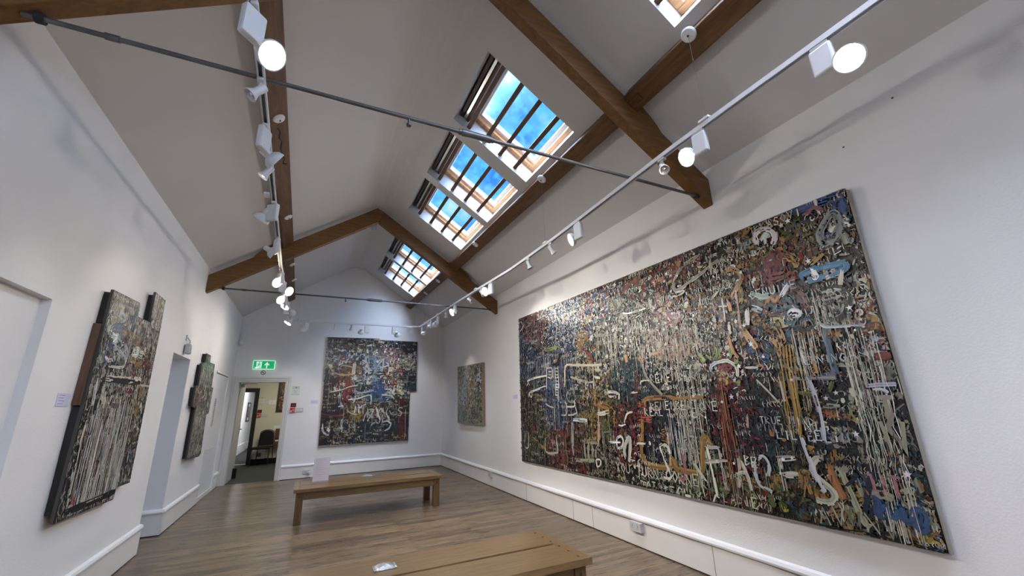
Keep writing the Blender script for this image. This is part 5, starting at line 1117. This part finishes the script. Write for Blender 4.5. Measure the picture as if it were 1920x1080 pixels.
# --- left wall shaped painting (assembled boards)
LX=-1.41
LP=lambda a,z,h:(LX+h,a,z)
l1=[(4.013,2.328),(4.566,2.353),(4.587,2.235),(4.892,2.243),(4.887,2.535),(5.20,2.527),(5.225,2.207),(5.26,1.15),(5.265,.803),(4.967,.806),(4.942,.715),(3.968,.734)]
ME=mat('dark_board_edge',(.05,.045,.04),.6)
e=thing('painting','tall shaped painting of stepped boards with a notch at its top','painting',(LX,4.5,1.6))
board(l1,LP,.018,'front_boards',ME,e)
pl=[(3.985,2.06),(4.3,2.06),(4.3,1.48),(3.965,1.48)]
board(pl,LP,.039,'plywood_back',M['ply'],e,-.0185)
for q in ([(4.03,2.31),(4.54,2.33),(4.54,2.07),(4.02,2.07)],[(3.985,1.47),(5.2,1.47),(5.2,.84),(3.985,.79)],[(4.91,2.51),(5.17,2.50),(5.19,1.48),(4.91,1.48)]): board(q,LP,.039,'back_batten',M['dark'],e,-.0185)
P=Painter(LP,1,poly_inside(l1),5); DK=(*PAL['dark'],1); P.quadstrip([(4.02,2.20),(5.22,2.20)],[(3.975,.82),(5.26,.82)],DK); P.quadstrip([(4.018,2.325),(4.562,2.35)],[(4.02,2.2),(4.58,2.2)],DK); P.quadstrip([(4.892,2.53),(5.197,2.523)],[(4.895,2.2),(5.22,2.2)],DK); P.quadstrip([(3.975,.82),(4.96,.82)],[(3.972,.74),(4.94,.72)],DK)
P.ground(3.96,5.27,.71,2.54,P1_REGIONS,2400,.85,.88)
P.ground(3.96,5.27,.71,2.54,P1_REGIONS,1500,.6,.9)
for i in range(560):
    a=P.rnd.uniform(4.08,4.95);P.drip(a,P.rnd.uniform(.95,1.55),P.rnd.uniform(.15,.6),P.rnd.uniform(.004,.012),P.rnd.choice(['cream','cream','cream','dark','maroon','pale']))
for i in range(220):
    P.drip(P.rnd.uniform(3.98,5.2),P.rnd.uniform(1.5,2.5),P.rnd.uniform(.05,.22),P.rnd.uniform(.004,.009),P.rnd.choice(['cream','khaki','pale','dark','cream']))
P.ground(4.0,5.2,1.6,2.5,P1_REGIONS,700,.6,.85)
for pts,w_,c in sorted(P1_MARKS,key=lambda q:-q[1]): P.stroke(pts,w_,c,.16)
P.ground(3.96,5.27,.71,2.54,P1_REGIONS,260,.4,.9)
for i in range(90):
    a=P.rnd.uniform(4.08,4.95);P.drip(a,P.rnd.uniform(1.1,1.58),P.rnd.uniform(.1,.4),P.rnd.uniform(.003,.008),P.rnd.choice(['cream','pale','dark','crimson','cream']))
P.build('paint_surface',e,M['paint2'])
# --- second left wall painting, narrower
l2=[(7.44,2.256),(7.74,2.257),(7.75,2.155),(8.10,2.16),(8.16,1.9),(8.33,1.80),(8.33,1.75),(8.29,1.40),(8.07,1.38),(8.30,1.2),(8.35,.795),(8.12,.77),(7.36,.797),(7.39,.95),(7.32,1.47),(7.15,1.497),(7.13,1.76),(7.095,2.084),(7.43,2.134)]
l2=[(7.46,2.256),(7.76,2.257),(7.77,2.155),(8.14,2.163),(8.20,1.80),(8.33,1.80),(8.292,1.40),(8.13,1.376),(8.15,1.3),(8.22,.80),(8.10,.77),(7.36,.797),(7.34,1.476),(7.15,1.497),(7.13,1.76),(7.27,1.77),(7.24,2.08),(7.46,2.13)]
e=thing('painting','narrow shaped painting of stepped boards with pale green top beside the cupboard','painting',(LX,7.8,1.5))
board(l2,LP,.018,'front_boards',ME,e)
for q in ([(7.47,2.25),(7.74,2.25),(7.74,2.14),(7.47,2.14)],[(7.26,2.07),(8.1,2.10),(8.1,1.78),(7.28,1.78)],[(7.14,1.75),(8.1,1.75),(8.1,1.51),(7.16,1.51)],[(7.37,1.50),(8.0,1.50),(8.0,.81),(7.37,.81)]): board(q,LP,.039,'back_batten',M['dark'],e,-.0185)
P=Painter(LP,1,poly_inside(l2),6); P.quadstrip([(7.35,2.1),(8.05,2.1)],[(7.38,.82),(8.0,.82)],(*PAL['khaki'],1)); P.quadstrip([(7.15,1.78),(8.28,1.78)],[(7.17,1.52),(8.25,1.45)],(*PAL['brown'],1))
P.ground(7.1,8.33,.76,2.26,P2_REGIONS,1800,.95,.85)
for pts,w_,c in P2_MARKS: P.stroke(pts,w_,c,.2)
P.ground(7.1,8.33,.76,2.26,P2_REGIONS,500,.7,.9)
P.build('paint_surface',e,M['paint2'])
# ================================================================= BENCHES
def bench(x0,x1,y0,y1,zt,lab):
    e=thing('bench',lab,'bench',((x0+x1)/2,(y0+y1)/2,0),'slatted pine benches')
    t=.042;ec=.085;ym=(y0+y1)/2
    MB().box(x0+ec,x1-ec,y0,ym-.014,zt-t,zt).build('seat_plank',M['pine'],e,bevel=.0012)
    MB().box(x0+ec,x1-ec,ym+.014,y1,zt-t,zt).build('seat_plank',M['pine'],e,bevel=.0012)
    for a,b in ((x0,x0+ec),(x1-ec,x1)):
        c=MB().box(a,b,y0,y1,zt-t,zt+.0004).build('end_board',M['piney'],e,bevel=.0015)
        for k in range(6):
            y=y0+.06+k*(y1-y0-.12)/5; xc=b-.014 if a==x0 else a+.014
            MB().box(xc-.008,xc+.008,y-.008,y+.008,zt,zt+.0016).build('peg',M['browndark'],c)
    li=.032;lw=.088
    for xa in (x0+li,x1-li-lw):
        for ya in (y0+li,y1-li-lw):
            l=MB().box(xa,xa+lw,ya,ya+lw,0,zt-t).build('leg',M['ply'] if 0 else M['leg'],e,bevel=.004)
            yy=ya-.0012 if ya<ym else ya+lw
            MB().box(xa+lw/2-.009,xa+lw/2+.009,yy,yy+.0012,zt-t-.064,zt-t-.044).build('peg',M['browndark'],l)
    for ya in (y0+li+.012,y1-li-.034-.002): MB().box(x0+li+lw,x1-li-lw,ya,ya+.024,zt-t-.095,zt-t-.006).build('apron',M['pine'],e,bevel=.003)
    for xa in (x0+li+.02,x1-li-.046): MB().box(xa,xa+.024,y0+li+lw,y1-li-lw,zt-t-.095,zt-t-.006).build('apron',M['piney'],e,bevel=.003)
M['leg']=wood('bench_leg_pine',srgb('#4c361f'),srgb('#6f5330'),(14,14,1),.4,.45,.1)
bench(-.05,1.915,6.40,7.085,.42,'pine bench carrying a perspex sign, in the middle of the floor')
bench(-.185,1.785,2.545,3.25,.42,'pine bench cut off at the bottom, with silver packet on top')
# perspex sign on the middle bench
e=thing('sign_holder','clear perspex holder with a pinkish printed sheet on the bench','sign',(.27,6.9,.42))
Mt=Matrix.Translation((.275,6.91,.421))@Matrix.Rotation(math.radians(-5),4,'Z')@Matrix.Rotation(math.radians(-7),4,'X')
MB().box(-.105,.105,-.003,.003,0,.32,Mt).build('perspex_panel',M['acrylic'],e)
MB().box(-.102,.102,-.0042,-.0032,.012,.312,Mt).build('printed_sheet',M['paper'],e)
tl=MB(); random.seed(9)
for i in range(11): tl.box(-.08,-.08+random.uniform(.09,.16),-.0046,-.0043,.29-i*.022,.294-i*.022,Mt)
tl.build('print_lines',mat('faint_print',(.42,.33,.36),.6),e)
MB().box(-.105,.105,0,.08,0,.004,Matrix.Translation((.275,6.91,.4205))@Matrix.Rotation(math.radians(-5),4,'Z')).build('foot',M['acrylic'],e)
def packet(x,y,z,ax,sx,sy,lab):
    Mx=Matrix.Translation((x,y,z+.001))@Matrix.Rotation(ax,4,'Z')
    e=thing('silver_packet',lab,'packet',(x,y,z))
    n=14;m_=10;vs=[];fs=[];rr=random.Random(3)
    for j in range(m_+1):
        for i in range(n+1):
            u=i/n*2-1;v=j/m_*2-1
            h=.022*(1-abs(u)**3)*(1-abs(v)**3)+.002+rr.uniform(-.0018,.0018)
            vs.append(Mx@Vector((u*sx,v*sy,h)))
    for j in range(m_):
        for i in range(n): a=j*(n+1)+i; fs.append((a,a+1,a+n+2,a+n+1))
    nv=len(vs); vs+=[Mx@Vector(p) for p in ((-sx,-sy,0),(sx,-sy,0),(sx,sy,0),(-sx,sy,0))]
    fs.append((nv,nv+1,nv+2,nv+3))
    MB().add(vs,fs).build('foil_pouch',M['foil'],e,smooth=True)
    for s_ in (-1,1):
        MB().box(s_*sx-.010,s_*sx+.010,-sy*.98,sy*.98,.001,.006,Mx).build('seal_strip',M['foil'],e,bevel=.002)
packet(.545,3.068,.42,-.02,.062,.050,'shiny silver foil packet on the bench cut off at the bottom')
packet(.935,7.0,.42,-.5,.085,.055,'flat silver foil packet on the middle bench beside the sign')
# ================================================================= SIGNS AND WALL FITTINGS
def card(name,lab,cat,plane,u0,u1,z0,z1,m,th=.004,lines=0,ink=None,group=None):
    ax,v,s=plane     # ax 'x' or 'y', wall coordinate, direction into the room
    def bx(a,b,c,d,h0,h1):
        return MB().box(min(v+s*h0,v+s*h1),max(v+s*h0,v+s*h1),a,b,c,d) if ax=='x' else MB().box(a,b,min(v+s*h0,v+s*h1),max(v+s*h0,v+s*h1),c,d)
    e=thing(name,lab,cat,((v,(u0+u1)/2,(z0+z1)/2) if ax=='x' else ((u0+u1)/2,v,(z0+z1)/2)),group)
    bx(u0,u1,z0,z1,0,th).build('card',m,e)
    if lines:
        q=MB(); rr=random.Random(lines)
        for i in range(lines):
            zz=z1-(i+.8)*(z1-z0)/(lines+.6); w_=(u1-u0)*rr.uniform(.35,.75); h=(z1-z0)*.035
            b=bx(u0+(u1-u0)*.1,u0+(u1-u0)*.1+w_,zz,zz+h,th,th+.0006); q.add(b.v,b.f)
        q.build('print_lines',ink or M['ink'],e)
    return e,bx
FARW=('y',YF,-1);LW=('x',XL,1);RW=('x',XR,-1)
card('artwork_label','pale lilac caption card beside the tall notched painting','label',LW,3.762,3.918,1.472,1.555,M['label'],lines=4)
card('artwork_label','small pale caption card beside the passage opening and narrow painting','label',LW,7.07,7.235,1.465,1.535,M['label'],lines=3)
card('artwork_label','lilac caption card left of the gable painting','label',FARW,.07,.22,1.545,1.622,M['label'],lines=3)
card('artwork_label','small caption card between the two right wall paintings','label',RW,6.25,6.405,1.487,1.556,M['label'],lines=3)
card('artwork_label','tiny caption card beyond the small yellow green painting','label',RW,9.42,9.57,1.497,1.538,M['label'],lines=2)
# exit sign
e=thing('exit_sign','green illuminated exit sign with running figure and arrow above the doorway','sign',(-.93,YF-.03,2.385))
MB().box(-1.14,-.722,YF-.05,YF,2.29,2.482).build('light_box',mat('exit_casing',(.7,.85,.75),.4,emit=((.5,1,.7),.5)),e,bevel=.006)
MB().box(-1.128,-.734,YF-.053,YF-.0505,2.302,2.470).build('green_face',M['green'],e)
def plate(pts,y,mt,name,par): 
    return MB().prism(pts,lambda a,b:(a,y,b),lambda a,b:(a,y+.001,b)).build(name,mt,par)
yy=YF-.0545
door_=MB().prism([(-1.075,2.315),(-.975,2.315),(-.975,2.455),(-1.075,2.455)],lambda a,b:(a,yy,b),lambda a,b:(a,yy+.001,b)); door_.prism([(-1.10,2.315),(-1.06,2.315),(-1.06,2.335),(-1.10,2.335)],lambda a,b:(a,yy,b),lambda a,b:(a,yy+.001,b)); door_.build('door_symbol',M['exitwhite'],e)
y2=yy-.0012; man=MB(); f0=lambda a,b:(a,y2,b); f1=lambda a,b:(a,y2+.001,b)
man.prism([(-1.022+.013*math.cos(k*.785),2.436+.013*math.sin(k*.785)) for k in range(8)],f0,f1)
for q in ([(-1.035,2.42),(-1.012,2.415),(-1.020,2.375),(-1.045,2.378)],[(-1.012,2.415),(-.985,2.395),(-.99,2.388),(-1.02,2.402)],[(-1.035,2.42),(-1.062,2.405),(-1.058,2.385),(-1.052,2.386),(-1.054,2.402),(-1.034,2.41)],[(-1.022,2.378),(-.998,2.362),(-1.004,2.325),(-1.013,2.326),(-1.010,2.357),(-1.035,2.372)],[(-1.045,2.38),(-1.03,2.375),(-1.045,2.350),(-1.085,2.345),(-1.085,2.355),(-1.052,2.360)]): man.prism(q,f0,f1)
man.build('running_figure',M['green'],e)
plate([(-.885,2.315+.0),(-.865,2.315),(-.865,2.40),(-.838,2.372),(-.825,2.385),(-.875,2.445),(-.925,2.385),(-.912,2.372),(-.885,2.40)],yy,M['exitwhite'],'arrow_symbol',e)
# no smoking sticker
e=thing('no_smoking_sticker','small round no smoking sticker between exit sign and door frame','sticker',(-.93,YF,2.225))
cx,cz=-.93,2.222
MB().lathe([(.001,.0),(.046,.0),(.046,.002),(.001,.002)],frame_to((cx,YF,cz),(0,-1,0)),28).build('disc',M['white'],e)
MB().lathe([(.037,.0021),(.048,.0021),(.048,.003),(.037,.003)],frame_to((cx,YF,cz),(0,-1,0)),28).build('red_ring',M['maroon'],e)
Ms=Matrix.Translation((cx,YF-.003,cz))@Matrix.Rotation(math.radians(45),4,'Y')
MB().box(-.04,.04,-.001,.0,-.005,.005,Ms).build('slash',M['maroon'],e)
MB().box(cx-.024,cx+.018,YF-.0026,YF-.002,cz-.008,cz+.002).build('cigarette',M['ink'],e)
# notices, call point and switches, in the gallery and again in the far room
def fittings(y,dx,dz,tagw,w=None):
    W=('y',y,-1)
    e,bx=card('fire_notice','pale green and white fire notice '+tagw,'notice',W,-.335+dx,-.18+dx,1.733+dz,1.93+dz,M['palegreen'])
    bx(-.322+dx,-.193+dx,1.755+dz,1.865+dz,.004,.005).build('printed_panel',M['whiteplastic'],e); bx(-.262+dx,-.238+dx,1.885+dz,1.91+dz,.004,.006).build('dark_spot',M['ink'],e)
    q=MB()
    for i in range(4): b=bx(-.31+dx,-.21+dx,1.775+i*.022+dz,1.781+i*.022+dz,.005,.0056); q.add(b.v,b.f)
    q.build('print_lines',M['ink'],e)
    e,bx=card('fire_action_sign','dark maroon sign over the red call point '+tagw,'sign',W,-.325+dx,-.215+dx,1.475+dz,1.565+dz,M['maroon'])
    bx(-.30+dx,-.24+dx,1.51+dz,1.522+dz,.004,.0048).build('print_lines',M['red'],e)
    e,bx=card('fire_call_point','red break glass fire call point '+tagw,'call point',W,-.325+dx,-.225+dx,1.365+dz,1.465+dz,M['red'],th=.03)
    bx(-.315+dx,-.29+dx,1.375+dz,1.41+dz,.03,.032).build('glass_square',M['white'],e); bx(-.27+dx,-.262+dx,1.385+dz,1.445+dz,.03,.031).build('symbol',M['white'],e); bx(-.25+dx,-.242+dx,1.385+dz,1.445+dz,.03,.031).build('symbol',M['white'],e)
    e,bx=card('light_switch','double white light switch plate '+tagw,'switch',W,-.205+dx,-.065+dx,1.372+dz,1.458+dz,M['sock'],th=.009)
    for k in (0,1): bx(-.175+k*.055+dx,-.150+k*.055+dx,1.393+dz,1.435+dz,.009,.014).build('rocker',M['white'],e)
fittings(YF,0,0,'beside the door frame in the gallery')
# sockets
def socket(name,lab,x0,x1,y0,y1,z0,z1,face,plug=False):
    e=thing(name,lab,'socket',((x0+x1)/2,(y0+y1)/2,(z0+z1)/2))
    MB().box(x0,x1,y0,y1,z0,z1).build('face_plate',M['sock'],e,bevel=.004)
    for k in (.27,.73):
        if face=='x':
            yc=y0+(y1-y0)*k; MB().box(x0-.001,x0,yc-.004,yc+.004,z0+.045,z0+.055).box(x0-.001,x0,yc-.012,yc-.006,z0+.028,z0+.033).box(x0-.001,x0,yc+.006,yc+.012,z0+.028,z0+.033).build('pin_holes',M['dark'],e)
            MB().box(x0-.004,x0,yc+.018,yc+.03,z0+.06,z0+.075).build('switch',M['white'],e)
        else:
            xc=x0+(x1-x0)*k; MB().box(xc-.004,xc+.004,y0-.001,y0,z0+.045,z0+.055).box(xc-.012,xc-.006,y0-.001,y0,z0+.028,z0+.033).box(xc+.006,xc+.012,y0-.001,y0,z0+.028,z0+.033).build('pin_holes',M['dark'],e)
    return e
socket('power_socket','double white power socket under the huge painting on the skirting',XR-.062,XR-.018,3.51,3.67,.150,.235,'x')
socket('power_socket','single white socket box farther along the same skirting, left of the huge painting',XR-.056,XR-.018,7.30,7.42,.160,.245,'x')
socket('power_socket','double white power socket on the gable skirting behind the bench',.055,.205,YF-.032,YF-.018,.082,.165,'y')
e=thing('power_plug','small white plug and flex in the gable socket','plug',(.17,YF-.06,.1)); MB().box(.15,.20,YF-.075,YF-.033,.09,.135).build('plug_body',M['white'],e,bevel=.006); MB().tube([(.175,YF-.06,.09),(.18,YF-.075,.05),(.22,YF-.07,.012),(.40,YF-.06,.008)],.004,6).build('flex',M['white'],e,smooth=True)
# motion detectors and sensors
def sensor(loc,lab,rot,s=1):
    e=thing('motion_sensor',lab,'sensor',loc); Mx=Matrix.Translation(loc)@Matrix.Rotation(rot,4,'Z')
    MB().box(-.002,.012*s,-.018*s,.018*s,.10*s,.17*s,Mx).build('wall_plate',M['white'],e,bevel=.003)
    MB().tube([Mx@Vector((.01*s,0,.14*s)),Mx@Vector((.045*s,0,.10*s)),Mx@Vector((.05*s,0,.05*s))],.008*s,8).build('bracket',M['white'],e,smooth=True)
    MB().box(.01*s,.075*s,-.05*s,.05*s,-.07*s,.06*s,Mx).build('sensor_body',M['white'],e,bevel=.018*s)
    MB().box(.075*s,.079*s,-.03*s,.03*s,-.045*s,-.005*s,Mx).build('sensor_window',M['whiteplastic'],e)
sensor((XL,6.48,2.2),'white sensor on the wall above the passage opening',0)
sensor((XL+.03,10.46,2.86),'white corner sensor high up where two walls meet',-.75)
sensor((.82,7.62,4.72),'white sensor fixed below the ridge just beyond the far truss',-1.57,1.1)
# narrow grey text panel on cupboard door
card('information_panel','narrow grey strip of text on the cupboard door','sign',('x',XL-.006,1),9.05,9.17,1.17,1.65,mat('grey_print',(.48,.48,.52),.6),th=.002,lines=14)
# small wall marks / fixings above the huge painting
for (y,z,l) in ((.86,3.18,'tiny dark fixing hole high on the wall, nearer the viewer'),(1.165,3.02,'tiny dark fixing hole high on the wall above the warm spotlight')):
    tag(MB().lathe([(.001,0),(.006,0),(.006,.001),(.001,.001)],frame_to((XR,y,z),(-1,0,0)),10).build('fixing_hole',M['dark']),l,'hole')
# ================================================================= ROOM BEYOND THE DOORWAY
Y2=14.2
struct('floor_office',MB().box(-3.4,1.6,YF+.07,21,-.1,-.002),M['carpet'],'grey green carpet in the room beyond the doorway','floor')
mb=MB()
for a,b,c,d in cells([-3.4,-2.05,-1.36,1.6],[-.1,1.96,2.75],[(-2.05,-1.36,-.1,1.96)]): mb.box(a,b,Y2,Y2+.14,c,d)
struct('wall_office_far',mb,M['cream'],'cream wall with a dark door frame in the far room','wall')
struct('wall_office_right',MB().box(1.5,1.6,YF+.16,21,-.1,2.75),M['cream'],'cream side wall of the far room','wall')
struct('wall_office_left',MB().box(-3.4,-3.3,YF+.16,21,-.1,2.75),M['cream'],'cream side wall of the far room behind the open door','wall')
struct('wall_office_near',MB().box(-3.4,XL-.25,YF+.07,YF+.2,-.1,2.75),M['cream'],'cream wall of the far room behind the open door leaf','wall')
struct('ceiling_office',MB().box(-3.4,1.6,YF+.1,21,2.75,2.85),M['ceil'],'flat white ceiling of the room beyond the doorway','ceiling')
struct('wall_corridor',MB().box(-2.12,-2.0,Y2+.14,21,-.1,2.75),M['wall'],'white corridor wall seen through both doorways','wall')
struct('wall_corridor_right',MB().box(-.6,-.5,Y2+.14,21,-.1,2.75).box(-3.3,1.5,20.9,21,-.1,2.75),M['wall'],'white end of the corridor beyond the dark frame','wall')
e=thing('baseboard_corridor','deep white skirting along the far corridor wall','skirting board',(-2,17,0)); e['kind']='structure'
MB().box(-2,-1.975,Y2+.14,20.9,0,.30).build('board',M['rail'],e)
e=thing('door_4','dark stained door frame in the cream wall','door',(-1.7,Y2,0)); e['kind']='structure'
mb=MB(); ring(mb,-2.14,-1.27,2.06,.09,Y2-.03,Y2); mb.box(-1.375,-1.355,Y2-.02,Y2+.15,0,1.97); mb.box(-2.055,-2.035,Y2-.02,Y2+.15,0,1.97); mb.box(-2.05,-1.36,Y2-.02,Y2+.15,1.95,1.975); mb.build('door_frame',M['frame_dark'],e)
MB().box(-2.05,-1.36,Y2-.0,Y2+.14,-.001,.012).build('threshold',M['grey'],e)
light('office_ceiling_light','AREA',(-.3,12.4,2.7),(0,0,-1),30,(1,.95,.84),shape='RECTANGLE',size=1.2,size_y=1.2)
light('corridor_ceiling_light','AREA',(-1.3,17.2,2.7),(-.5,0,-1),110,(.95,.97,1),shape='RECTANGLE',size=.5,size_y=2.5)
fittings(Y2,-.937,-.11,'on the cream wall of the far room')
card('name_plate','small white notice on the cream wall beside the dark picture','sign',('y',Y2,-1),-1.0,-.83,1.60,1.72,M['whiteplastic'],lines=3,th=.003)
card('wall_notice','small white notice above the leaflet rack','sign',('y',Y2,-1),-.80,-.60,.90,1.0,M['whiteplastic'],th=.003)
# dark picture
e=thing('framed_picture','dark brown framed picture with pale patches on the cream wall','picture',(-.55,Y2,1.8))
mb=MB(); 
for q in ((-.80,-.76,1.38,2.25),(-.30,-.26,1.38,2.25),(-.76,-.30,1.38,1.42),(-.76,-.30,2.21,2.25)): mb.box(q[0],q[1],Y2-.03,Y2,q[2],q[3])
mb.build('frame',mat('dark_picture_frame',srgb('#1c0f0c'),.5),e)
PP=Painter(lambda a,z,h:(a,Y2-.016-h,z),1,lambda a,z:-.76<a<-.30 and 1.42<z<2.21,11); PP.quadstrip([(-.76,2.21),(-.30,2.21)],[(-.76,1.42),(-.30,1.42)],(*PAL['brown'],1))
PP.ground(-.76,-.3,1.42,2.21,[((-.6,2.1),'ochre olive brown'),((-.6,1.85),'cream peach dark brown'),((-.6,1.6),'redorange brown cream'),((-.5,1.5),'dark brown cream')],330,.8,.5); PP.build('picture_surface',e,M['paint'])
# small picture in the corridor
e=thing('framed_picture','small upright framed picture on the distant corridor wall','picture',(-2,19,1.45))
mb=MB(); 
for q in ((18.6,18.66,1.05,1.75),(19.4,19.46,1.05,1.75),(18.66,19.4,1.05,1.1),(18.66,19.4,1.7,1.75)): mb.box(-2,-1.97,q[0],q[1],q[2],q[3])
mb.build('frame',M['frame_dark'],e); MB().box(-2,-1.985,18.66,19.4,1.1,1.7).build('mount',M['whiteplastic'],e); MB().box(-1.985,-1.983,18.82,19.25,1.2,1.6).build('print',mat('print_brown',srgb('#7a6a50'),.6,noise=(9,srgb('#2d2a2a'),.1)),e)
# black stacking chair
def chair():
    e=thing('stacking_chair','black padded metal framed chair facing sideways beyond the doorway','chair',(-1.0,13.75,0))
    bl=M['black']; fr=mat('chair_tube',(.02,.02,.022),.3,.4)
    MB().box(-1.25,-.80,13.55,13.98,.42,.47).build('seat',bl,e,bevel=.02)
    mb=MB(); n=10; pts=[]
    for i in range(n+1):
        a=math.pi*i/n; pts.append((-.93-.150*math.cos(a),.81+.08*math.sin(a)))
    poly=[(-1.095,.50)]+[(x-.0,z) for x,z in pts]+[(-.765,.50)]
    mb.prism(poly,lambda a,b:(a,13.95+(b-.5)*.12,b),lambda a,b:(a,13.985+(b-.5)*.12,b)); mb.build('backrest',bl,e,bevel=.01)
    MB().tube([(-1.13,13.99,.0)]+[(-1.11,13.98,.45)]+[(x-.012*(1 if x<-.93 else -1),13.975+(z-.5)*.12,z+.012) for x,z in pts]+[(-.75,13.98,.45),(-.73,13.99,0)],.011,8).build('back_frame',fr,e,smooth=True)
    for x in (-1.23,-.82): MB().tube([(x,13.56,0),(x+.01,13.60,.44)],.011,8).build('leg',fr,e,smooth=True)
    return e
chair()
# wooden leaflet rack on a small table, box under it
e=thing('leaflet_rack','pale wooden leaflet rack standing on the table behind the chair','rack',(-.68,13.98,.46))
mb=MB(); mb.box(-.74,-.38,14.165,14.18,.47,.92)
for x in (-.74,-.63,-.52,-.395): mb.box(x,x+.014,14.06,14.165,.47,.88)
mb.box(-.74,-.38,14.06,14.165,.47,.49); mb.box(-.74,-.38,14.05,14.06,.49,.58); mb.box(-.74,-.38,14.09,14.10,.66,.74); mb.build('rack_body',M['leg'],e)
for x in (-.72,-.61): MB().box(x,x+.08,14.07,14.085,.495,.62).build('leaflet',M['whiteplastic'],e)
e=thing('side_table','low wooden table under the leaflet rack','table',(-.6,14,0)); MB().box(-.90,-.2,14.045,14.19,.43,.468).build('table_top',M['leg'],e)
for x in (-.60,-.24):
    for y in (14.05,14.15): MB().box(x,x+.035,y,y+.035,0,.43).build('leg',M['leg'],e)
e=thing('storage_box','white box with dark label on the floor behind the chair','box',(-1.02,14,0)); MB().box(-1.22,-.94,14.05,14.18,.14,.40).build('box_body',M['whiteplastic'],e,bevel=.01); MB().box(-1.14,-1.02,14.047,14.05,.2,.3).build('label_patch',M['ink'],e)
tag(MB().box(-1.26,-.62,14.04,14.18,0,.139).build('shadow_block',M['black'],bevel=.01),'low black crate standing in for the shadow under the table','block')  # black block put in for the dark shadow under the table
e=thing('black_bag','black slumped bag on the floor below the leaflet rack','bag',(-.5,13.7,0)); MB().lathe([(.001,0),(.20,0),(.24,.10),(.22,.26),(.13,.40),(.05,.46),(.001,.47)],Matrix.Translation((-.40,13.6,0))@Matrix.Diagonal((1,.7,1,1)),18).build('bag_body',M['black'],e,smooth=True); MB().tube([(-.46,13.6,.42),(-.44,13.6,.56),(-.36,13.6,.56),(-.34,13.6,.42)],.012,6).build('strap',M['black'],e,smooth=True)
